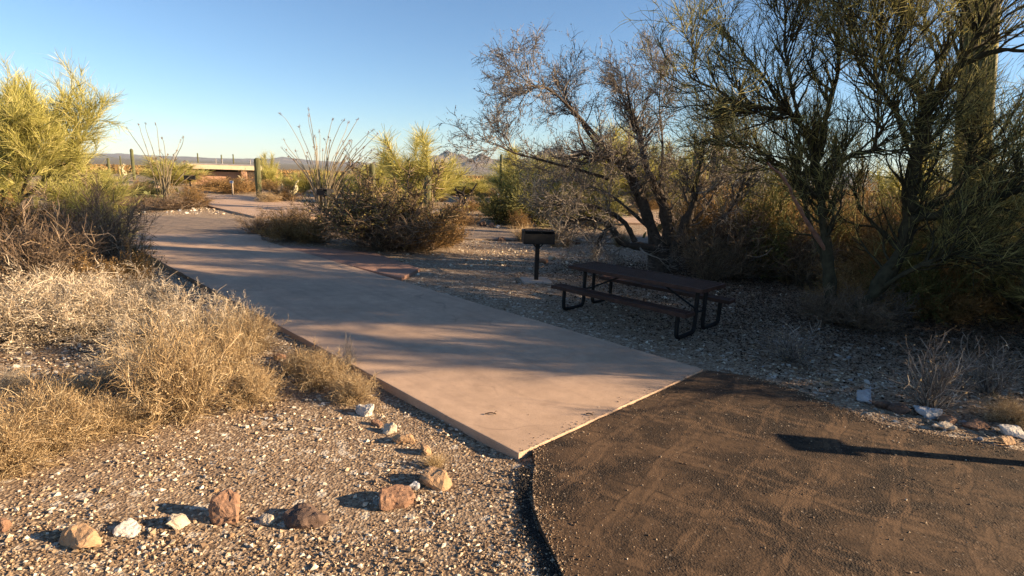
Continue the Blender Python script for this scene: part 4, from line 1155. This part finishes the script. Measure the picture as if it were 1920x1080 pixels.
def extra(cx, x0, x1, y0, y1, n):
    out = []
    for i in range(n):
        x = orng.uniform(x0, x1); out.append((x, orng.uniform(y0, y1) + 40 * abs((x - cx) / (x1 - x0) * 2) ** 2 * .5, orng.uniform(-1.2, 1.2)))
    return out
ocotillo(606, 396, 'large ocotillo with many tall canes beyond the road', [(541, 217, .5), (583, 207, -.4), (572, 216, .6), (632, 225, -.3), (657, 226, .8), (668, 228, -.6), (688, 245, .4), (704, 247, -.5), (700, 250, .9),
   (562, 236, -.9), (620, 230, .2), (716, 278, .2), (527, 262, .3), (645, 260, -1), (600, 250, 1.1)] + extra(610, 525, 705, 255, 300, 34), 5)
ocotillo(312, 380, 'left ocotillo with a few long bent canes across the road', [(256, 230, .4), (266, 233, -.3), (252, 243, .8), (297, 237, .3), (310, 257, -.6), (337, 265, .5), (352, 263, -.2), (318, 280, .9)] + extra(310, 262, 360, 285, 320, 14), 8)

def blob_cactus(name, label, cat, b, joints, mat, seed, fuzz=0):
    """joints: list of (centre, length, width, thickness, direction)"""
    r = np.random.default_rng(seed)
    root = thing(name, label, cat, b, 0)
    bm0 = bmesh.new(); bmesh.ops.create_icosphere(bm0, subdivisions=2, radius=.5)
    base = np.array([v.co[:] for v in bm0.verts]); tri = np.array([[v.index for v in f.verts] for f in bm0.faces]); bm0.free()
    for c, ln, wd, th, d in joints:
        d = nrm(np.array(d, float)); q = nrm(np.cross(d, r.normal(size=3))); w = np.cross(d, q)
        V = base[:, :1] * wd * q + base[:, 1:2] * th * w + base[:, 2:3] * ln * d
        V = V * (1 + .08 * r.normal(size=(len(V), 1))) + np.array(c)
        ch = [(V, tri, 0, np.full(len(V), r.uniform(.2, .9)))]
        if fuzz:
            C = V[r.integers(0, len(V), fuzz)]; dd = nrm(C - np.array(c))
            v, f, t = flecks(C, .055, r, 5, dd); ch.append((v, f, 0, t))
        mk('joint' if fuzz else 'pad', build('joint', ch, [M[mat]], smooth=not fuzz), root)
    return root
def cholla(px, py, h, label, seed, n=14):
    r = np.random.default_rng(seed); b = at_ground(px, py); js = []
    tips = [(np.zeros(3), np.array([0, 0, 1.0]))]
    for i in range(n):
        o, d = tips[r.integers(0, len(tips))] if i > 1 else tips[-1]
        d2 = nrm(d * .6 + np.array([r.normal(0, .55), r.normal(0, .55), .55])); ln = h * .30 * r.uniform(.7, 1.1)
        js.append((o + d2 * ln * .45, ln, ln * .42, ln * .42, d2)); tips.append((o + d2 * ln * .85, d2))
    return blob_cactus('cholla_cactus', label, 'cactus', b, js, 'cholla', seed, 50)
cholla(233, 322, 1.7, 'pale round cholla cactus near the slim tall saguaro', 4, 18)
cholla(545, 372, 1.0, 'pale branching cholla right of the upright saguaro', 6)
cholla(528, 373, .8, 'small dark-footed cholla next to the pale branching one', 9, 10)
cholla(452, 345, 1.0, 'pale cholla behind the white site marker', 12)
def prickly(px, py, label, seed, n=16):
    r = np.random.default_rng(seed); b = at_ground(px, py); js = []
    for i in range(n):
        x, y = r.normal(0, .55), r.normal(0, .25); z = .14 + .2 * r.integers(0, 3)
        js.append(((x, y, z), .30, .22, .04, (r.normal(0, .4), r.normal(0, .3), 1)))
    return blob_cactus('prickly_pear', label, 'cactus', b, js, 'pear', seed, 0)
prickly(275, 372, 'dark prickly pear clump left of the left ocotillo', 3)
prickly(300, 382, 'prickly pear clump at the foot of the left ocotillo', 7)
prickly(1262, 452, 'shaded prickly pear beyond the road behind the grey trunk', 11, 9)

# charred snag
sb = at_ground(874, 398); Ys = sb[1]
snag = thing('dead_snag', 'small charred black forked snag beyond the road', 'dead tree', sb, 0)
for j, (pp, r0, r1) in enumerate([
        ([(875, 399), (875, 384), (871, 370), (868, 363), (861, 360), (852, 355)], .11, .05),
        ([(876, 392), (868, 380), (860, 366), (854, 352)], .07, .04),
        ([(872, 370), (880, 365), (888, 354), (894, 344)], .08, .04),
        ([(886, 358), (881, 355), (877, 351)], .04, .025),
        ([(868, 362), (870, 355), (873, 349)], .05, .03)]):
    P = spline(np.array([D(x, y, Ys) for x, y in pp]) - sb, 10)
    if j == 0: P[0, 2] = -.1
    v, f = tubes(P[None], np.linspace(r0, r1, 10)[None], 7)
    mk('trunk' if j == 0 else 'branch', build('branch', [(v, f, 0, None)], [M['charred']]), snag)

# ------------------------------------------------------------------ built things
class MB:
    def __init__(s): s.bm = bmesh.new()
    def box(s, c, d, rot=None, bev=.004):
        r = bmesh.ops.create_cube(s.bm, size=1.0)
        m = Matrix.Translation(c) @ (rot.to_4x4() if rot else Matrix.Identity(4)) @ Matrix.Diagonal((*d, 1))
        bmesh.ops.transform(s.bm, matrix=m, verts=r['verts'])
        if bev:
            ed = list({e for v in r['verts'] for e in v.link_edges})
            bmesh.ops.bevel(s.bm, geom=ed, offset=bev, segments=1, affect='EDGES')
        return s
    def bar(s, a, b, r, sides=10):
        a, b = Vector(a), Vector(b); d = b - a
        q = bmesh.ops.create_cone(s.bm, cap_ends=True, segments=sides, radius1=r, radius2=r, depth=d.length)
        bmesh.ops.transform(s.bm, matrix=Matrix.Translation((a + b) / 2) @ d.to_track_quat('Z', 'Y').to_matrix().to_4x4(), verts=q['verts'])
        return s
    def pipe(s, pts, r, K=40, sides=10):
        P = spline(pts, K) if K else np.array(pts, float)
        v, f = tubes(P[None], np.full((1, len(P)), r), sides)
        vs = [s.bm.verts.new(x) for x in v]
        for q in f: s.bm.faces.new([vs[i] for i in q])
        s.bm.faces.new(vs[:sides][::-1]); s.bm.faces.new(vs[-sides:])
        return s
    def done(s, name, mat, parent, kind=None, smooth=False):
        bmesh.ops.recalc_face_normals(s.bm, faces=s.bm.faces)
        me = bpy.data.meshes.new(name); s.bm.to_mesh(me); s.bm.free(); me.materials.append(mat)
        if smooth:
            for p in me.polygons: p.use_smooth = True
        return mk(name, me, parent, kind=kind)

# picnic table: local x runs along it (towards the camera end), y across
fl = G(1265, 637, -.06)[:2]; ff = G(1055, 583, -.06)[:2]; bn = G(1347, 608, -.06)[:2]
ctr = (fl + bn) / 2 + (ff - fl) / 2
ang = math.atan2(*(fl - ff)[::-1])
half = float(np.linalg.norm(fl - ff)) / 2; side = float(np.linalg.norm(bn - fl)) / 2
tz = float(gz(*ctr)) + .005
tb = thing('picnic_table', 'brown coated steel picnic table with attached benches under the trees', 'picnic table', (ctr[0], ctr[1], tz), ang)
TH, SH, TL, TW, SW = .775, .46, 2.62, .80, .27
def grid_top(name, y, z, w, mat):
    fr = MB()
    for sy in (-1, 1): fr.box((0, y + sy * (w / 2 - .02), z - .025), (TL, .04, .062))
    for sx in (-1, 1): fr.box((sx * (TL / 2 - .02), y, z - .0255), (.04, w - .0805, .061))
    part = fr.done(name, mat, tb)
    sl = MB(); n = int((TL - .08) / .031)
    for i in range(n): sl.box((-TL / 2 + .055 + i * .031, y, z - .008), (.019, w - .082, .012), bev=0)
    sl.done('slat_grid', mat, part, kind='stuff')
grid_top('table_top', 0, TH, TW, M['rust_metal'])
grid_top('bench', -side, SH, SW, M['rust_metal'])
grid_top('bench', side, SH, SW, M['rust_metal'])
for sx in (-1, 1):
    x = sx * half
    for sy in (-1, 1):
        inner, outer, rb = .14, side, .11
        pts = [(x, sy * inner, TH - .06), (x, sy * inner, .4), (x, sy * inner, rb + .03), (x, sy * (inner + .03), .05), (x, sy * (inner + .12), .028),
               (x, sy * (outer - .14), .028), (x, sy * (outer - .03), .05), (x, sy * outer, rb + .03), (x, sy * outer, SH - .052)]
        MB().pipe(pts, .034, 64, 10).done('leg', M['black_metal'], tb, smooth=True)
    MB().box((x, 0, TH - .057), (.05, TW - .1, .012)).done('top_bracket', M['black_metal'], tb)
    MB().bar((x - sx * .02, 0, .34), (x - sx * half * .72, 0, TH - .06), .016).done('brace', M['black_metal'], tb)
    MB().bar((x, -.14, .34), (x, .14, .34), .016).done('cross_bar', M['black_metal'], tb)

# pedestal grills
def grill(b, label, s=1.0, rz=0.0, pad=True):
    root = thing('pedestal_grill', label, 'grill', b, rz, None, (s, s, s))
    if pad: MB().box((0, 0, -.058), (.68, .68, .18), bev=.012).done('footing', M['concrete_pale'], root)
    MB().box((0, 0, .46), (.095, .095, .86), bev=.006).done('post', M['black_metal'], root)
    MB().box((0, 0, .893), (.30, .24, .012)).done('mounting_plate', M['grate'], root)
    bx = MB(); W, Dp, H, z = .72, .46, .27, .905
    bx.box((0, 0, z + .006), (W, Dp, .012)); bx.box((0, Dp / 2 - .006, z + H / 2 + .012), (W, .012, H), bev=.002)
    bx.box((0, -Dp / 2 + .006, z + .125), (W, .012, .22), bev=.002)
    for sx in (-1, 1): bx.box((sx * (W / 2 - .006), 0, z + H / 2 + .0125), (.0119, Dp - .025, H - .002), bev=.002)
    fire = bx.done('firebox', M['black_metal'], root)
    g = MB(); zz = z + .30
    g.bar((-.36, -.2, zz), (.36, -.2, zz), .010); g.bar((-.36, .2, zz), (.36, .2, zz), .010)
    for i in range(17): g.bar((-.33 + i * .041, -.2, zz), (-.33 + i * .041, .2, zz), .006, 6)
    for sx in (-1, 1): g.bar((sx * .355, -.2, zz), (sx * .355, .2, zz), .009)
    g.done('cooking_grate', M['grate'], root, kind='stuff')
    h = MB(); h.pipe([(-.34, -.21, zz - .06), (-.365, -.235, zz + .02), (-.30, -.245, zz + .055), (0, -.245, zz + .058), (.26, -.245, zz + .045)], .008, 30, 6)
    h.done('handle', M['grate'], fire, smooth=True)
    for sx in (-1, 1): MB().bar((sx * .12, -.1, .90), (sx * .04, -.03, .80), .012).done('strut', M['black_metal'], root)
    return root
gb = G(1005, 527, -.06)
grill(np.array([gb[0], gb[1], -.055]), 'black pedestal barbecue grill on a square concrete footing', .95, .12)
b2 = at_ground(611, 399); grill(b2, 'dark grill in the shade at the foot of the large ocotillo', 1.0, -.5, False)
b3 = at_ground(358, 360); grill(b3, 'distant dark grill behind the left ocotillo', 1.0, .4, False)

# campsite markers: a post with a white board
def marker(b, label, rz, s=1.0):
    root = thing('site_marker', label, 'sign', b, rz, None, (s, s, s))
    MB().box((0, 0, .45), (.09, .09, 1.0), bev=.006).done('post', M['wood_post'], root)
    brd = MB().box((0, -.057, 1.02), (.30, .022, .18), bev=.008).done('board', M['white_paint'], root)
    MB().box((0, -.0705, 1.03), (.20, .004, .09), bev=.0).done('printed_number', M['blue_paint'], brd)
    return root
marker(at_ground(437, 368), 'white site marker with blue print on a post beyond the far pad', -.3, .95)
mb = np.array([6.18, 4.40, 0]); mb[2] = float(gz(mb[0], mb[1]))
marker(mb, 'site marker post right of the view that throws the long shadow on the asphalt', R(100), 1.12)

# gate rail and red post in the distance
rb = at_ground(952, 384)
rail = thing('metal_rail', 'small pale metal rail barrier beyond the road left of the grill', 'barrier', rb, .05)
for x in (-.45, .0, .45): MB().bar((x, 0, -.1), (x, 0, .62), .03).done('post', M['rail_metal'], rail)
for z in (.30, .60): MB().bar((-.6, -.045, z), (.6, -.045, z), .022).done('rail', M['rail_metal'], rail)
pb = at_ground(934, 384)
rp = thing('marker_post', 'thin faded red marker post beside the metal rail', 'post', pb, 0)
MB().box((0, 0, .4), (.09, .06, 1.0), bev=.01).done('post', M['red_post'], rp)
MB().box((0, -.036, .72), (.13, .012, .2), bev=.004).done('plate', M['white_paint'], rp)

# flat-roofed shelter
Ysh = 62.0
s0, s1 = D(372, 311, Ysh), D(484, 316, Ysh)
sc = (s0 + s1) / 2; gsh = float(gz(sc[0], sc[1]))
WS = float(s1[0] - s0[0]); top = sc[2]
sh = thing('shelter', 'low flat-roofed shelter with cream fascia and masonry piers', 'building', (sc[0], sc[1], gsh), R(20))
hz = top - gsh
MB().box((0, 0, hz + .28), (WS + .5, 5.4, .12), bev=.02).done('roof', M['roof_grey'], sh)
MB().box((0, -2.66, hz), (WS + .4, .10, .44), bev=.01).done('fascia', M['cream_paint'], sh)
for sx in (-1, 1): MB().box((sx * (WS / 2 + .15), .05, hz), (.10, 5.2, .44), bev=.01).done('fascia', M['cream_paint'], sh)
MB().box((0, 2.0, (hz - .2) / 2), (WS, .2, hz - .2), bev=.01).done('back_wall', M['shade_wood'], sh)
MB().box((-WS * .12, -1.6, .7), (WS * .66, .16, 1.4), bev=.01).done('front_wall', M['stone_pink'], sh)
for k in range(9): MB().box((-WS * .43 + k * WS * .085, -1.62, hz - .75), (.07, .07, 1.0), bev=.004).done('slat', M['shade_wood'], sh)
for x in (-WS * .48, WS * .27, WS * .47): MB().box((x, -2.2, hz / 2 - .1), (.55, .55, hz - .24), bev=.03).done('pier', M['stone_pink'], sh)
MB().box((WS * .37, -1.7, hz * .45), (WS * .16, .3, hz * .72), bev=.02).done('panel', M['cream_paint'], sh)
for k, x in enumerate((-1.2, -.6, 2.2)): MB().bar((x, .2, hz + .34), (x, .2, hz + .34 + .5), .05).done('vent_pipe', M['roof_grey'], sh)

# dry seed pods lying on the pad
def pod(px, py, ln, rz, label):
    b = G(px, py, .004)
    o = thing('dry_pod', label, 'twig', b, rz)
    MB().pipe([(-ln / 2, 0, .006), (-ln / 6, .006, .014), (ln / 6, 0, .016), (ln / 2, -.008, .008)], .0065, 16, 6).done('pod', M['stem_brown'], o, smooth=True)
    MB().pipe([(ln / 3, 0, .014), (ln * .45, .02, .024), (ln * .6, .03, .02)], .003, 10, 5).done('stalk', M['stem_brown'], o, smooth=True)
pod(920, 777, .11, .1, 'dark dry twig lying on the sunlit end of the pad')
pod(1105, 778, .07, -.3, 'small dry twig near the right edge of the pad')

# ------------------------------------------------------------------ air
hm = bpy.data.materials.new('thin_desert_haze'); hm.use_nodes = True
hn = hm.node_tree; hn.nodes.remove(hn.nodes['Principled BSDF'])
pv = hn.nodes.new('ShaderNodeVolumePrincipled')
pv.inputs['Color'].default_value = (.62, .80, 1.0, 1); pv.inputs['Density'].default_value = 0.000028; pv.inputs['Anisotropy'].default_value = 0.0
hn.links.new(pv.outputs[0], hn.nodes['Material Output'].inputs['Volume'])
hb = bmesh.new(); bmesh.ops.create_cube(hb, size=1.0)
hme = bpy.data.meshes.new('haze'); hb.to_mesh(hme); hb.free(); hme.materials.append(hm)
mk('haze', hme, None, (0, 0, 155), None, (27000, 27000, 400), 'stuff')

# ------------------------------------------------------------------ things that share a label and stand apart: tell them by their order from the left
bpy.context.view_layer.update()
by = {}
for o in SC.objects:
    if o.parent is None and o.get('label'): by.setdefault(o['label'], []).append(o)
ORD = ['leftmost', 'second from left', 'third from left', 'fourth from left', 'fifth from left', 'sixth from left', 'seventh from left', 'eighth from left', 'ninth from left']
for lab, os_ in by.items():
    if 1 < len(os_) <= 9 and len(lab.split()) <= 13:
        os_.sort(key=lambda o: o.location.x / max(o.location.y, .1))
        for k, o in enumerate(os_):
            o['label'] = lab + ', ' + ('rightmost' if k == len(os_) - 1 else ORD[k])
